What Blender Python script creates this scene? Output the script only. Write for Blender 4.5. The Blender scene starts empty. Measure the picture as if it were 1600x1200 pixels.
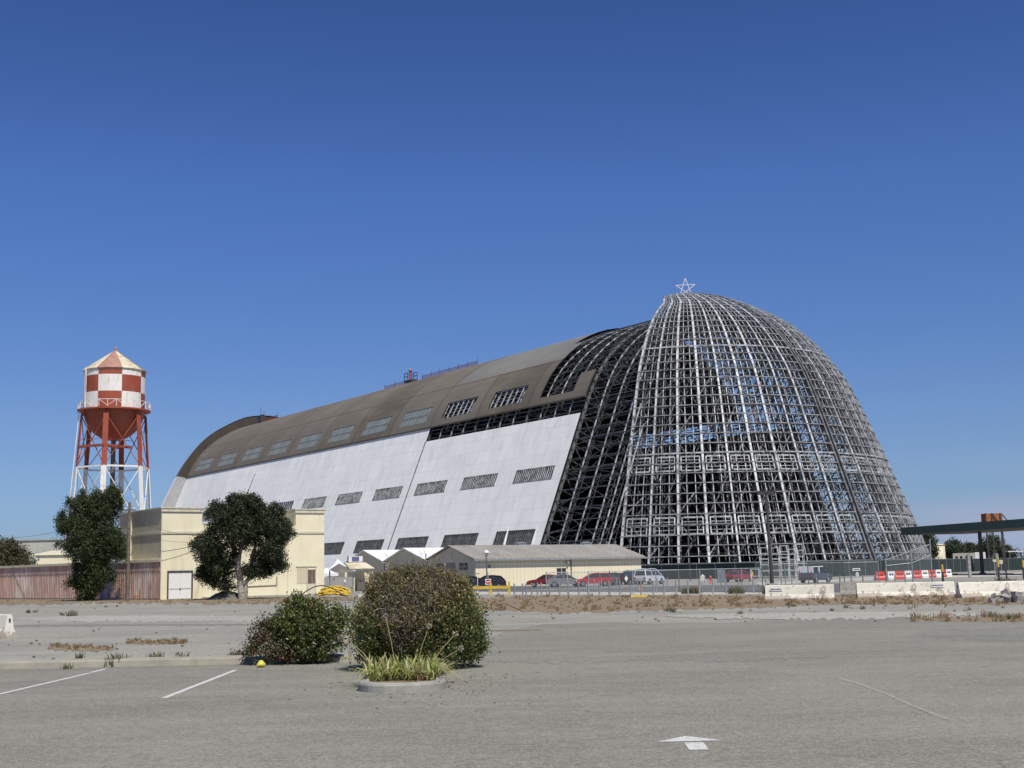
import bpy, math, random
import numpy as np
from mathutils import Vector, Matrix
rnd = random.Random(7)
nrs = np.random.RandomState(11)
PI = math.pi
R_ = math.radians
sc = bpy.context.scene
COL = sc.collection

# ------------------------------------------------------------------ camera
F = 2000.0; PITCH = R_(8.33); ROLL = -0.021; EYE = 1.9
cam = bpy.data.cameras.new('camera'); camo = bpy.data.objects.new('camera', cam); COL.objects.link(camo)
cam.sensor_width = 36; cam.lens = 36 * F / 1600; cam.clip_end = 20000; cam.clip_start = 0.1
CM = Matrix.Rotation(PI / 2 + PITCH, 3, 'X') @ Matrix.Rotation(ROLL, 3, 'Z')
camo.matrix_world = Matrix.Translation((0, 0, EYE)) @ CM.to_4x4()
sc.camera = camo

# ------------------------------------------------------------------ sky, sun
SUN_EL = R_(56.5); SUN_A = R_(63.5)          # azimuth measured from +X towards -Y
sdir = Vector((math.cos(SUN_A) * math.cos(SUN_EL), -math.sin(SUN_A) * math.cos(SUN_EL), math.sin(SUN_EL)))
w = bpy.data.worlds.new("World"); sc.world = w; w.use_nodes = True
nt = w.node_tree; bg = nt.nodes['Background']
sky = nt.nodes.new('ShaderNodeTexSky'); sky.sky_type = 'NISHITA'; sky.sun_disc = False
sky.sun_elevation = SUN_EL; sky.sun_rotation = math.atan2(sdir.x, sdir.y)
sky.air_density = 1.0; sky.dust_density = 0.25; sky.ozone_density = 4.0; sky.altitude = 0
def wn(t, **k):
    n = nt.nodes.new(t)
    for a, b in k.items(): setattr(n, a, b)
    return n
hsv = wn('ShaderNodeHueSaturation'); hsv.inputs['Saturation'].default_value = 1.12; hsv.inputs['Value'].default_value = 1.2
nt.links.new(sky.outputs[0], hsv.inputs['Color'])
# deep polarised blue of a dry day: channel gain by height above the horizon
tc = wn('ShaderNodeTexCoord'); sx = wn('ShaderNodeSeparateXYZ'); nt.links.new(tc.outputs['Generated'], sx.inputs[0])
rmp = wn('ShaderNodeValToRGB'); el = rmp.color_ramp.elements
for i, (p, c) in enumerate(((0, (.40, .50, .80)), (.04, (.435, .555, .865)), (.07, (.505, .585, .84)), (.12, (.57, .62, .85)), (.29, (.60, .67, .97)), (.415, (.49, .545, .83)), (1, (.49, .545, .83)))):
    e_ = el[i] if i < 2 else el.new(p); e_.position = p; e_.color = (*c, 1)
nt.links.new(sx.outputs[2], rmp.inputs[0])
gain = wn('ShaderNodeMix', data_type='RGBA', blend_type='MULTIPLY'); gain.inputs[0].default_value = 1
nt.links.new(hsv.outputs[0], gain.inputs[6]); nt.links.new(rmp.outputs[0], gain.inputs[7])
# faint bank of haze-cloud low over the horizon
mp = wn('ShaderNodeMapping'); mp.inputs['Scale'].default_value = (1, 1, 7)
nz = wn('ShaderNodeTexNoise'); nz.inputs['Scale'].default_value = 3.3; nz.inputs['Detail'].default_value = 6
cr = wn('ShaderNodeMapRange'); cr.inputs[1].default_value = .42; cr.inputs[2].default_value = .62
e1 = wn('ShaderNodeMapRange'); e1.inputs[1].default_value = .085; e1.inputs[2].default_value = .03
e2 = wn('ShaderNodeMapRange'); e2.inputs[1].default_value = .16; e2.inputs[2].default_value = .36
m1 = wn('ShaderNodeMath', operation='MULTIPLY'); m2 = wn('ShaderNodeMath', operation='MULTIPLY'); m3 = wn('ShaderNodeMath', operation='MULTIPLY')
m3.inputs[1].default_value = .9
L = nt.links.new
L(tc.outputs['Generated'], mp.inputs[0]); L(mp.outputs[0], nz.inputs[0]); L(nz.outputs[0], cr.inputs[0])
L(sx.outputs[2], e1.inputs[0]); L(sx.outputs[0], e2.inputs[0])
L(cr.outputs[0], m1.inputs[0]); L(e1.outputs[0], m1.inputs[1]); L(m1.outputs[0], m2.inputs[0]); L(e2.outputs[0], m2.inputs[1]); L(m2.outputs[0], m3.inputs[0])
mx = wn('ShaderNodeMix', data_type='RGBA'); mx.inputs[7].default_value = (4.2, 4.9, 6.9, 1)
L(m3.outputs[0], mx.inputs[0]); L(gain.outputs[2], mx.inputs[6]); L(mx.outputs[2], bg.inputs[0])
bg.inputs[1].default_value = 0.085
sl = bpy.data.lights.new('sun', 'SUN'); sl.energy = 4.75; sl.angle = R_(0.53); sl.color = (1, .96, .865)
so = bpy.data.objects.new('sun', sl); COL.objects.link(so)
so.rotation_euler = sdir.to_track_quat('Z', 'Y').to_euler()
sc.view_settings.view_transform = 'Standard'; sc.view_settings.look = 'None'
sc.view_settings.exposure = 0.0; sc.view_settings.gamma = 1

# ------------------------------------------------------------------ helpers
def ray(x, y): return CM @ Vector(((x - 800) / F, -(y - 600) / F, -1))
def G(x, y, z=0.0):
    r = ray(x, y); t = (z - EYE) / r.z
    return Vector((r.x * t, r.y * t, z))
def at(x, y, Y):
    r = ray(x, y); t = Y / r.y
    return Vector((r.x * t, Y, EYE + r.z * t))
def gx(x, Y):                       # ground point under photo column x at depth Y
    p = at(x, 893 - .021 * (x - 800), Y); return Vector((p.x, Y, 0))

def tag(o, label=None, cat=None, group=None, kind=None):
    if label: o['label'] = label
    if cat: o['category'] = cat
    if group: o['group'] = group
    if kind: o['kind'] = kind
    return o
def empty(name, loc=(0, 0, 0), rz=0.0, label=None, cat=None, group=None):
    o = bpy.data.objects.new(name, None); COL.objects.link(o); o.empty_display_size = .3
    o.location = loc; o.rotation_euler = (0, 0, rz)
    return tag(o, label, cat, group)
def kids(o): return [c for c in bpy.data.objects if c.parent == o]
def dup(o, loc=None, rz=None, label=None, parent=None, scale=None):
    c = o.copy(); COL.objects.link(c)
    if parent is not None: c.parent = parent
    if loc is not None: c.location = loc
    if rz is not None: c.rotation_euler = (0, 0, rz)
    if scale is not None: c.scale = scale
    if label: c['label'] = label
    for k in kids(o): dup(k, parent=c)
    return c

class MB:
    def __init__(s): s.v = []; s.f = []; s.m = []; s.sm = []
    def add(s, vs, fs, mi=0, smooth=False):
        b = len(s.v); s.v += [tuple(v) for v in vs]
        for f in fs: s.f.append(tuple(b + i for i in f)); s.m.append(mi); s.sm.append(smooth)
    def quad(s, a, b, c, d, mi=0): s.add([a, b, c, d], [(0, 1, 2, 3)], mi)
    def box(s, x0, x1, y0, y1, z0, z1, mi=0, M=None):
        vs = [Vector((x, y, z)) for x in (x0, x1) for y in (y0, y1) for z in (z0, z1)]
        if M is not None: vs = [M @ v for v in vs]
        s.add(vs, [(0, 1, 3, 2), (4, 6, 7, 5), (0, 4, 5, 1), (2, 3, 7, 6), (0, 2, 6, 4), (1, 5, 7, 3)], mi)
    def bar(s, p, q, wd, ht=None, mi=0, up=(0, 0, 1), w2=None):
        p = Vector(p); q = Vector(q); d = q - p
        if d.length < 1e-6: return
        d.normalize(); up = Vector(up)
        a = d.cross(up)
        if a.length < .05: a = d.cross(Vector((1, 0, 0)))
        a.normalize(); b = a.cross(d)
        ht = wd if ht is None else ht; k = 1 if w2 is None else w2 / wd
        vs = [p + a * i * wd / 2 + b * j * ht / 2 for i, j in ((-1, -1), (1, -1), (1, 1), (-1, 1))]
        vs += [q + a * i * wd / 2 * k + b * j * ht / 2 * k for i, j in ((-1, -1), (1, -1), (1, 1), (-1, 1))]
        s.add(vs, [(0, 3, 2, 1), (4, 5, 6, 7), (0, 1, 5, 4), (1, 2, 6, 5), (2, 3, 7, 6), (3, 0, 4, 7)], mi)
    def tube(s, p, q, r0, r1=None, n=8, mi=0, cap=True):
        p = Vector(p); q = Vector(q); r1 = r0 if r1 is None else r1; d = (q - p)
        if d.length < 1e-6: return
        d.normalize(); a = d.orthogonal().normalized(); b = d.cross(a)
        vs = []
        for c, r in ((p, r0), (q, r1)):
            for i in range(n):
                t = 2 * PI * i / n; vs.append(c + (a * math.cos(t) + b * math.sin(t)) * r)
        s.add(vs, [(i, (i + 1) % n, n + (i + 1) % n, n + i) for i in range(n)], mi, True)
        if cap: s.add(vs, [tuple(range(n - 1, -1, -1)), tuple(range(n, 2 * n))], mi)
    def path(s, pts, r, n=6, mi=0):
        for i, (a, b) in enumerate(zip(pts, pts[1:])):
            ra = r if not isinstance(r, (list, tuple)) else r[i]; rb = r if not isinstance(r, (list, tuple)) else r[i + 1]
            s.tube(a, b, ra, rb, n, mi)
    def lathe(s, prof, n=24, c=(0, 0, 0), mi=0, smooth=True, a0=0.0, a1=2 * PI):
        full = abs(a1 - a0 - 2 * PI) < 1e-6; k = n if full else n + 1
        vs = [(c[0] + r * math.cos(a0 + (a1 - a0) * i / n), c[1] + r * math.sin(a0 + (a1 - a0) * i / n), c[2] + z) for r, z in prof for i in range(k)]
        fs = []
        for j in range(len(prof) - 1):
            for i in range(n):
                i2 = (i + 1) % k
                fs.append((j * k + i, j * k + i2, (j + 1) * k + i2, (j + 1) * k + i))
        s.add(vs, fs, mi, smooth)
    def prism(s, poly, y0, y1, mi=0, M=None):       # poly in x-z, extruded along y
        n = len(poly); vs = [Vector((x, y0, z)) for x, z in poly] + [Vector((x, y1, z)) for x, z in poly]
        if M is not None: vs = [M @ v for v in vs]
        s.add(vs, [tuple(range(n)), tuple(range(2 * n - 1, n - 1, -1))] + [(i, i + n, (i + 1) % n + n, (i + 1) % n) for i in range(n)], mi)
    def build(s, name, mats, parent=None):
        me = bpy.data.meshes.new(name); me.from_pydata([tuple(v) for v in s.v], [], s.f)
        if not isinstance(mats, (list, tuple)): mats = [mats]
        for m in mats: me.materials.append(m)
        me.polygons.foreach_set('material_index', s.m); me.polygons.foreach_set('use_smooth', s.sm); me.update()
        o = bpy.data.objects.new(name, me); COL.objects.link(o)
        if parent is not None: o.parent = parent
        return o

def np_mesh(name, verts, faces, mats, parent=None, midx=None, smooth=False):
    me = bpy.data.meshes.new(name); nv = len(verts); nf, k = faces.shape
    me.vertices.add(nv); me.vertices.foreach_set('co', verts.astype(np.float32).ravel())
    me.loops.add(nf * k); me.loops.foreach_set('vertex_index', faces.astype(np.int32).ravel())
    me.polygons.add(nf); me.polygons.foreach_set('loop_start', np.arange(0, nf * k, k, dtype=np.int32))
    me.polygons.foreach_set('loop_total', np.full(nf, k, dtype=np.int32))
    if not isinstance(mats, (list, tuple)): mats = [mats]
    for m in mats: me.materials.append(m)
    if midx is not None: me.polygons.foreach_set('material_index', midx.astype(np.int32))
    if smooth: me.polygons.foreach_set('use_smooth', np.ones(nf, dtype=bool))
    me.update(calc_edges=True); me.validate()
    o = bpy.data.objects.new(name, me); COL.objects.link(o)
    if parent is not None: o.parent = parent
    return o

# ------------------------------------------------------------------ materials
def srgb(r, g, b):
    f = lambda c: ((c / 255) / 12.92 if c / 255 <= .04045 else ((c / 255 + .055) / 1.055) ** 2.4)
    return (f(r), f(g), f(b))
class NT:
    def __init__(s, name):
        s.m = bpy.data.materials.new(name); s.m.use_nodes = True; s.t = s.m.node_tree
        s.p = s.t.nodes['Principled BSDF']; s.tc = None
    def n(s, t, **k):
        x = s.t.nodes.new(t)
        for a, b in k.items(): setattr(x, a, b)
        return x
    def l(s, a, b): s.t.links.new(a, b)
    def co(s, scale=(1, 1, 1), kind='Object', rot=(0, 0, 0)):
        if s.tc is None: s.tc = s.n('ShaderNodeTexCoord')
        m = s.n('ShaderNodeMapping'); m.inputs['Scale'].default_value = scale; m.inputs['Rotation'].default_value = rot
        s.l(s.tc.outputs[kind], m.inputs[0]); return m.outputs[0]
    def noise(s, sc_, detail=4, rough=.55, scale=(1, 1, 1), dist=0):
        x = s.n('ShaderNodeTexNoise'); x.inputs['Scale'].default_value = sc_; x.inputs['Detail'].default_value = detail
        x.inputs['Roughness'].default_value = rough; x.inputs['Distortion'].default_value = dist
        s.l(s.co(scale), x.inputs[0]); return x.outputs[0]
    def rng(s, v, a, b, c=0., d=1.):
        x = s.n('ShaderNodeMapRange'); s.l(v, x.inputs[0])
        for i, q in enumerate((a, b, c, d)): x.inputs[i + 1].default_value = q
        return x.outputs[0]
    def math(s, op, a, b=None):
        x = s.n('ShaderNodeMath', operation=op)
        for i, q in enumerate((a, b)):
            if q is None: continue
            if isinstance(q, (int, float)): x.inputs[i].default_value = q
            else: s.l(q, x.inputs[i])
        return x.outputs[0]
    def mix(s, f, a, b, mode='MIX'):
        x = s.n('ShaderNodeMix', data_type='RGBA', blend_type=mode)
        for i, q in ((0, f), (6, a), (7, b)):
            if isinstance(q, (int, float)): x.inputs[i].default_value = q
            elif isinstance(q, tuple): x.inputs[i].default_value = (*q[:3], 1)
            else: s.l(q, x.inputs[i])
        return x.outputs[2]
    def bump(s, h, st=.3, dist=.02):
        x = s.n('ShaderNodeBump'); x.inputs['Strength'].default_value = st; x.inputs['Distance'].default_value = dist
        s.l(h, x.inputs['Height']); s.l(x.outputs[0], s.p.inputs['Normal'])
    def out(s, col, rough=.8, metal=0., spec=None):
        if isinstance(col, tuple): s.p.inputs['Base Color'].default_value = (*col, 1)
        else: s.l(col, s.p.inputs['Base Color'])
        if isinstance(rough, (int, float)): s.p.inputs['Roughness'].default_value = rough
        else: s.l(rough, s.p.inputs['Roughness'])
        s.p.inputs['Metallic'].default_value = metal
        if spec is not None: s.p.inputs['Specular IOR Level'].default_value = spec
        return s.m
def simple(name, c1, c2=None, sc_=3., rough=.75, metal=0., lo=.4, hi=.65, detail=5, bump=0, spec=None):
    t = NT(name); c2 = c2 or tuple(x * .75 for x in c1)
    n = t.noise(sc_, detail)
    if bump: t.bump(n, bump)
    return t.out(t.mix(t.rng(n, lo, hi), c1, c2), rough, metal, spec)

def ridged(name, base, dark, line, axis, period, rough=.7, stain=None, width=.12, scale_st=(1, 1, .15), bumpst=.4, st_amt=1.0):
    """sheet cladding: thin joints every `period` m along `axis` (0,1,2) plus streaky stains"""
    t = NT(name)
    c = t.co(); sp = t.n('ShaderNodeSeparateXYZ'); t.l(c, sp.inputs[0])
    fr = t.math('FRACT', t.math('DIVIDE', sp.outputs[axis], period))
    tri = t.math('ABSOLUTE', t.math('SUBTRACT', fr, .5))
    ln = t.rng(tri, .5 - width, .5, 0, 1)
    a = t.noise(.6, 6, .6, scale_st); b = t.noise(3.5, 5, .6, scale_st)
    col = t.mix(t.rng(a, .35, .7), base, dark)
    if stain: col = t.mix(t.math('MULTIPLY', t.rng(b, .5, .75), st_amt), col, stain)
    col = t.mix(t.math('MULTIPLY', ln, .6), col, line)
    t.bump(t.math('SUBTRACT', 1, ln), bumpst, .03)
    return t.out(col, rough)

M_ = {}
# weathered asphalt ----------------------------------------------------------
def asphalt(name, a, b, c, speck=.9, seed=0.):
    t = NT(name)
    med = t.noise(9, 3, .85); big = t.noise(.11, 5, .6, (1, 1.9, 1), .6); mid = t.noise(.7, 6, .65, (.6, 1.6, 1)); fine = t.noise(28, 3, .8); fin2 = t.noise(75, 2, .9); tr = t.noise(.25, 3, .5, (.12, 2.2, 1))
    m3 = t.noise(2.6, 8, .78); st = t.noise(.33, 5, .6, (.7, 1.5, 1), 1.2)
    col = t.mix(t.rng(big, .42, .58), a, b)
    col = t.mix(t.rng(mid, .48, .66, 0, .7), col, c)
    col = t.mix(t.rng(st, .57, .63, 0, .5), col, tuple(x * .74 for x in b))
    col = t.mix(t.rng(m3, .5, .64, 0, .5), col, tuple(x * 1.32 for x in a)); col = t.mix(t.rng(m3, .47, .34, 0, .5), col, tuple(x * .66 for x in a))
    col = t.mix(t.rng(tr, .52, .7, 0, .35), col, tuple(x * .8 for x in b))
    col = t.mix(t.rng(fine, .52, .70, 0, speck), col, tuple(min(1, x * 1.8) for x in a))
    col = t.mix(t.rng(fine, .48, .32, 0, speck), col, tuple(x * .42 for x in a))
    col = t.mix(t.rng(med, .5, .66, 0, speck * .6), col, tuple(min(1, x * 1.45) for x in a)); col = t.mix(t.rng(med, .47, .34, 0, speck * .65), col, tuple(x * .6 for x in a))
    col = t.mix(t.rng(fin2, .55, .7, 0, speck * .8), col, tuple(min(1, x * 1.7) for x in a))
    col = t.mix(t.rng(fin2, .45, .3, 0, speck * .8), col, tuple(x * .5 for x in a))
    vo = t.n('ShaderNodeTexVoronoi', feature='DISTANCE_TO_EDGE'); vo.inputs['Scale'].default_value = .16
    wob = t.n('ShaderNodeVectorMath', operation='ADD'); nn = t.n('ShaderNodeTexNoise'); nn.inputs['Scale'].default_value = .9; nn.inputs['Detail'].default_value = 5
    t.l(t.co(), nn.inputs[0]); t.l(t.co(), wob.inputs[0]); t.l(nn.outputs[1], wob.inputs[1]); t.l(wob.outputs[0], vo.inputs[0])
    crk = t.rng(vo.outputs[0], .004, .0, 0, .55)
    gate = t.rng(t.noise(.09, 2), .5, .6)
    col = t.mix(t.math('MULTIPLY', crk, gate), col, (.05, .047, .042))
    t.bump(fine, .35, .008)
    return t.out(col, .92, spec=.25)
M_['asphalt'] = asphalt('worn_asphalt', (.225, .214, .177), (.168, .160, .133), (.27, .25, .195), 1.0)
M_['asphalt_old'] = asphalt('old_gravelly_asphalt', (.285, .274, .232), (.195, .19, .163), (.33, .295, .23), 1.0)
M_['asphalt_dark'] = asphalt('dark_asphalt', (.13, .128, .122), (.10, .10, .096), (.17, .16, .145), .3)
t = NT('dry_soil'); a = t.noise(.5, 6, .65, (1, 1.6, 1)); b = t.noise(5, 6, .7); cc = t.noise(40, 3, .7)
col = t.mix(t.rng(a, .38, .62), (.23, .175, .10), (.23, .20, .145)); col = t.mix(t.rng(b, .44, .56, 0, .85), col, (.15, .098, .052)); col = t.mix(t.rng(cc, .5, .65, 0, .6), col, (.38, .29, .165))
t.bump(b, .5, .05); M_['soil'] = t.out(col, .95)
M_['concrete'] = simple('concrete', (.36, .345, .31), (.25, .24, .215), 2.2, .85, bump=.15)
M_['concrete_light'] = simple('light_concrete', (.5, .47, .41), (.36, .34, .29), 1.2, .85, bump=.15)
M_['kerb'] = simple('kerb_concrete', (.34, .328, .285), (.24, .232, .20), 3.5, .88, bump=.25)
t = NT('worn_road_paint'); n = t.noise(14, 5, .75); M_['paint'] = t.out(t.mix(t.rng(n, .50, .64), (.60, .585, .55), (.30, .29, .255)), .8)
# barrier: flaking white paint on concrete, grey showing low down
t = NT('flaking_white_paint'); n = t.noise(2.6, 8, .75, (1, 1, 1)); sp = t.n('ShaderNodeSeparateXYZ'); t.l(t.co(), sp.inputs[0])
low = t.rng(sp.outputs[2], .5, .0, 0, .16); v = t.math('ADD', n, low)
col = t.mix(t.rng(v, .565, .60), (.76, .72, .61), (.34, .28, .23)); col = t.mix(t.rng(t.noise(.8, 3), .4, .7, 0, .5), col, (.56, .53, .44)); t.bump(v, .3)
M_['barrier'] = t.out(col, .85)
M_['barrier_grey'] = simple('stained_barrier_concrete', (.36, .34, .29), (.22, .21, .18), 2.5, .9, bump=.2)
# steel
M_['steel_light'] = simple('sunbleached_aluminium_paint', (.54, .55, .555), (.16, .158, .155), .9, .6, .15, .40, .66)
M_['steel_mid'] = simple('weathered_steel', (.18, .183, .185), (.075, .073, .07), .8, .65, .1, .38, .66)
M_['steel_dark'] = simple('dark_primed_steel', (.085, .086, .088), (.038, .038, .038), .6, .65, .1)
M_['galv'] = simple('galvanised_steel', (.42, .44, .45), (.28, .30, .31), 5, .5, .5)
M_['dark_metal'] = simple('dark_painted_metal', (.045, .04, .04), (.07, .06, .055), 4, .5)
# hangar skins
def wallmat():
    t = NT('white_siding'); sp = t.n('ShaderNodeSeparateXYZ'); t.l(t.co(), sp.inputs[0])
    def ln(ax, per, wd):
        fr = t.math('FRACT', t.math('DIVIDE', sp.outputs[ax], per)); return t.rng(t.math('ABSOLUTE', t.math('SUBTRACT', fr, .5)), .5 - wd, .5, 0, 1)
    a = t.noise(.07, 5, .6, (1, 1, .6)); b = t.noise(.5, 6, .65, (1, 1, .09)); c = t.noise(1.7, 4, .6, (1, 1, .2))
    col = t.mix(t.rng(a, .3, .7), (.92, .90, .845), (.82, .805, .765))
    col = t.mix(t.rng(b, .45, .8, 0, .6), col, (.60, .60, .585)); col = t.mix(t.rng(c, .6, .85, 0, .5), col, (.50, .47, .42))
    # individual sheets differ a little
    bk = t.n('ShaderNodeTexBrick'); bk.inputs['Scale'].default_value = 1; bk.inputs['Brick Width'].default_value = 5.5; bk.inputs['Row Height'].default_value = 3.0; bk.inputs['Mortar Size'].default_value = .0
    bk.inputs['Color1'].default_value = (.94, .94, .94, 1); bk.inputs['Color2'].default_value = (1, 1, 1, 1)
    cmb = t.n('ShaderNodeCombineXYZ'); t.l(sp.outputs[1], cmb.inputs[0]); t.l(sp.outputs[2], cmb.inputs[1]); t.l(cmb.outputs[0], bk.inputs[0])
    col = t.mix(1.0, col, bk.outputs[0], 'MULTIPLY')
    col = t.mix(t.math('MULTIPLY', ln(2, 3.0, .03), .3), col, (.36, .37, .38))
    col = t.mix(t.math('MULTIPLY', ln(1, 1.1, .12), .10), col, (.4, .4, .41))
    t.bump(t.math('SUBTRACT', 1, ln(1, .55, .2)), .25, .05)
    return t.out(col, .6)
M_['siding'] = wallmat()
t = NT('brown_roof_membrane'); a = t.noise(.05, 6, .65, (1, 1, 1)); b = t.noise(.35, 7, .7, (1, .25, 1)); c = t.noise(1.5, 5, .7)
col = t.mix(t.rng(a, .36, .64), (.105, .085, .062), (.165, .137, .10)); col = t.mix(t.rng(b, .42, .7, 0, .7), col, (.082, .068, .05)); col = t.mix(t.rng(c, .55, .8, 0, .5), col, (.23, .195, .15))
sp = t.n('ShaderNodeSeparateXYZ'); t.l(t.co(), sp.inputs[0]); q = t.math('DIVIDE', t.math('ADD', sp.outputs[1], 3.5), 22)
wnz = t.n('ShaderNodeTexWhiteNoise', noise_dimensions='1D'); t.l(t.math('FLOOR', q), wnz.inputs['W'])
col = t.mix(t.math('MULTIPLY', wnz.outputs[0], .5), col, (.185, .165, .135))
e_ = t.rng(t.math('ABSOLUTE', t.math('SUBTRACT', t.math('FRACT', q), .5)), .47, .495, 0, .6); col = t.mix(e_, col, (.075, .06, .045))
lz = t.rng(t.math('ABSOLUTE', t.math('SUBTRACT', t.math('ADD', sp.outputs[2], t.math('MULTIPLY', c, 1.2)), 50.6)), .35, .1, 0, .55); col = t.mix(lz, col, (.08, .065, .05))
M_['roof_brown'] = t.out(col, .85)
t = NT('grey_roof_felt'); a = t.noise(.09, 6, .65, (1, .5, 1)); b = t.noise(.8, 6, .7)
col = t.mix(t.rng(a, .38, .62), (.16, .152, .14), (.205, .195, .175)); col = t.mix(t.rng(b, .5, .8, 0, .5), col, (.12, .105, .085)); M_['roof_grey'] = t.out(col, .85)
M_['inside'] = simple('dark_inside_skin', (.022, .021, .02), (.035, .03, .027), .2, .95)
def winmat(name, a, b, per, scale2=.5):
    t = NT(name); sp = t.n('ShaderNodeSeparateXYZ'); t.l(t.co(), sp.inputs[0])
    fr = t.math('FRACT', t.math('DIVIDE', sp.outputs[1], per)); f = t.rng(t.math('ABSOLUTE', t.math('SUBTRACT', fr, .5)), .1, .2, 0, 1)
    fz = t.math('FRACT', t.math('DIVIDE', sp.outputs[2], .7)); f2 = t.rng(t.math('ABSOLUTE', t.math('SUBTRACT', fz, .5)), .42, .5, 0, .6)
    n = t.noise(.9, 4); col = t.mix(t.math('MAXIMUM', f, f2), a, b); col = t.mix(t.rng(n, .4, .7, 0, .5), col, tuple(x * .7 for x in b))
    return t.out(col, .4)
M_['pane_old'] = winmat('grimy_wired_glass', (.20, .205, .195), (.06, .062, .06), .9)
M_['pane_roof'] = winmat('corrugated_skylight_sheet', (.25, .275, .27), (.19, .21, .20), .8)
# buildings
t = NT('cream_stucco'); a = t.noise(.5, 7, .6); b = t.noise(1.6, 6, .65, (1, 1, .12)); c = t.noise(6, 5, .7)
col = t.mix(t.rng(a, .35, .7), (.78, .715, .51), (.70, .63, .435)); col = t.mix(t.rng(b, .52, .75, 0, .45), col, (.55, .47, .31)); col = t.mix(t.rng(c, .6, .75, 0, .3), col, (.86, .79, .6)); t.bump(c, .15)
M_['cream'] = t.out(col, .92)
M_['cream_shade'] = simple('shaded_cream_stucco', (.60, .535, .37), (.50, .445, .30), .6, .9, lo=.35, hi=.7)  # darker copy of the stucco: shade of the left face painted in
M_['cream_metal'] = ridged('cream_metal_siding', (.78, .70, .50), (.73, .65, .455), (.50, .43, .28), 0, .6, .6, None, .10, bumpst=.5)
M_['gable_metal'] = ridged('grey_beige_gable_siding', (.70, .61, .44), (.62, .54, .38), (.44, .38, .27), 1, .5, .7, None, .12, bumpst=.5)
M_['corr_roof'] = ridged('weathered_corrugated_roof', (.34, .335, .30), (.25, .24, .205), (.16, .15, .13), 0, .9, .6, (.30, .14, .075), .18, (.8, .25, 1), .6, .7)
M_['white_roof'] = simple('white_roof_coating', (.78, .78, .77), (.68, .68, .68), .4, .6)
def shedmat():
    t = NT('peeling_red_corrugated_sheet'); sp = t.n('ShaderNodeSeparateXYZ'); t.l(t.co(), sp.inputs[0])
    fr = t.math('FRACT', t.math('DIVIDE', sp.outputs[0], .42)); rb = t.rng(t.math('ABSOLUTE', t.math('SUBTRACT', fr, .5)), .0, .5, 0, 1)
    pn = t.n('ShaderNodeTexWhiteNoise', noise_dimensions='1D'); t.l(t.math('FLOOR', t.math('DIVIDE', sp.outputs[0], 3.1)), pn.inputs['W'])
    n = t.noise(1.6, 7, .75, (1, 1, .22)); n2 = t.noise(.35, 3)
    v = t.math('ADD', t.math('ADD', n, t.math('MULTIPLY', pn.outputs[0], .20)), t.math('MULTIPLY', rb, .14))
    col = t.mix(t.rng(v, .62, .80), (.47, .285, .22), (.68, .58, .50)); col = t.mix(t.rng(n2, .4, .7, 0, .4), col, (.27, .16, .12))
    t.bump(rb, .7, .06); return t.out(col, .8)
M_['shed'] = shedmat()
M_['trim'] = simple('cream_trim', (.62, .57, .42), (.5, .46, .35), 2, .8)
t = NT('peeling_white_door'); n = t.noise(1.8, 7, .75, (2.2, 1, .5)); M_['door_white'] = t.out(t.mix(t.rng(n, .64, .70), (.74, .73, .70), (.30, .22, .17)), .7)
M_['rot_wood'] = ridged('dark_rotten_boards', (.085, .06, .045), (.17, .13, .10), (.02, .018, .015), 0, .22, .9, (.3, .25, .2), .14)
M_['dark'] = simple('dark_glass', (.02, .022, .025), (.03, .032, .036), 2, .15)
t = NT('faded_red_paint'); n = t.noise(.9, 6, .7, (2.2, 2.2, .3)); n2 = t.noise(.4, 4)
M_['red'] = t.out(t.mix(t.rng(n2, .4, .65, 0, .5), t.mix(t.rng(n, .5, .74, 0, .7), (.30, .06, .028), (.16, .045, .028)), (.36, .10, .055)), .65)
t = NT('rust_streaked_white_paint'); n = t.noise(1.2, 6, .7, (2.5, 2.5, .35)); M_['tank_white'] = t.out(t.mix(t.rng(n, .50, .74, 0, .75), (.78, .75, .69), (.50, .34, .22)), .55)
M_['roof_cream'] = simple('stained_cream_paint', (.66, .60, .44), (.42, .36, .22), .9, .6, lo=.42, hi=.68)
M_['roof_rose'] = simple('faded_rose_paint', (.40, .22, .16), (.32, .17, .125), 1.2, .65)
M_['wood'] = simple('weathered_pole_wood', (.17, .145, .115), (.10, .085, .07), 5, .9)
M_['bark'] = simple('pale_bark', (.40, .36, .30), (.22, .195, .16), 5, .95, bump=.5)
M_['twig'] = simple('grey_brown_twigs', (.13, .095, .07), (.20, .16, .125), 6, .9)
M_['green_screen'] = simple('dark_green_windscreen_cloth', (.016, .029, .027), (.026, .041, .037), .5, .85)
M_['canopy_green'] = ridged('dark_green_ribbed_fascia', (.020, .055, .042), (.025, .062, .048), (.008, .02, .016), 0, .9, .55, None, .15)
M_['soffit'] = simple('canopy_soffit', (.16, .14, .11), (.12, .105, .085), .6, .8)
M_['rust'] = simple('rusty_orange_steel', (.34, .115, .035), (.20, .075, .03), 1.4, .8)
M_['yellow'] = simple('yellow_paint', (.62, .42, .035), (.50, .33, .04), 4, .6)
M_['plastic_red'] = simple('red_plastic', (.62, .06, .04), (.5, .06, .045), 2, .5)
M_['plastic_white'] = simple('white_plastic', (.78, .77, .74), (.68, .67, .64), 2, .5)
M_['signred'] = simple('sign_red', (.5, .035, .05), (.42, .05, .06), 6, .5)
M_['purple'] = simple('violet_blue_panel', (.07, .06, .24), (.09, .075, .28), 8, .6)
M_['stucco_grey'] = simple('pale_grey_green_paint', (.42, .42, .36), (.34, .34, .29), .5, .85)
M_['fence_board'] = ridged('taupe_fence_boards', (.44, .41, .37), (.39, .36, .33), (.25, .23, .21), 0, .35, .8, None, .08)
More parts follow.
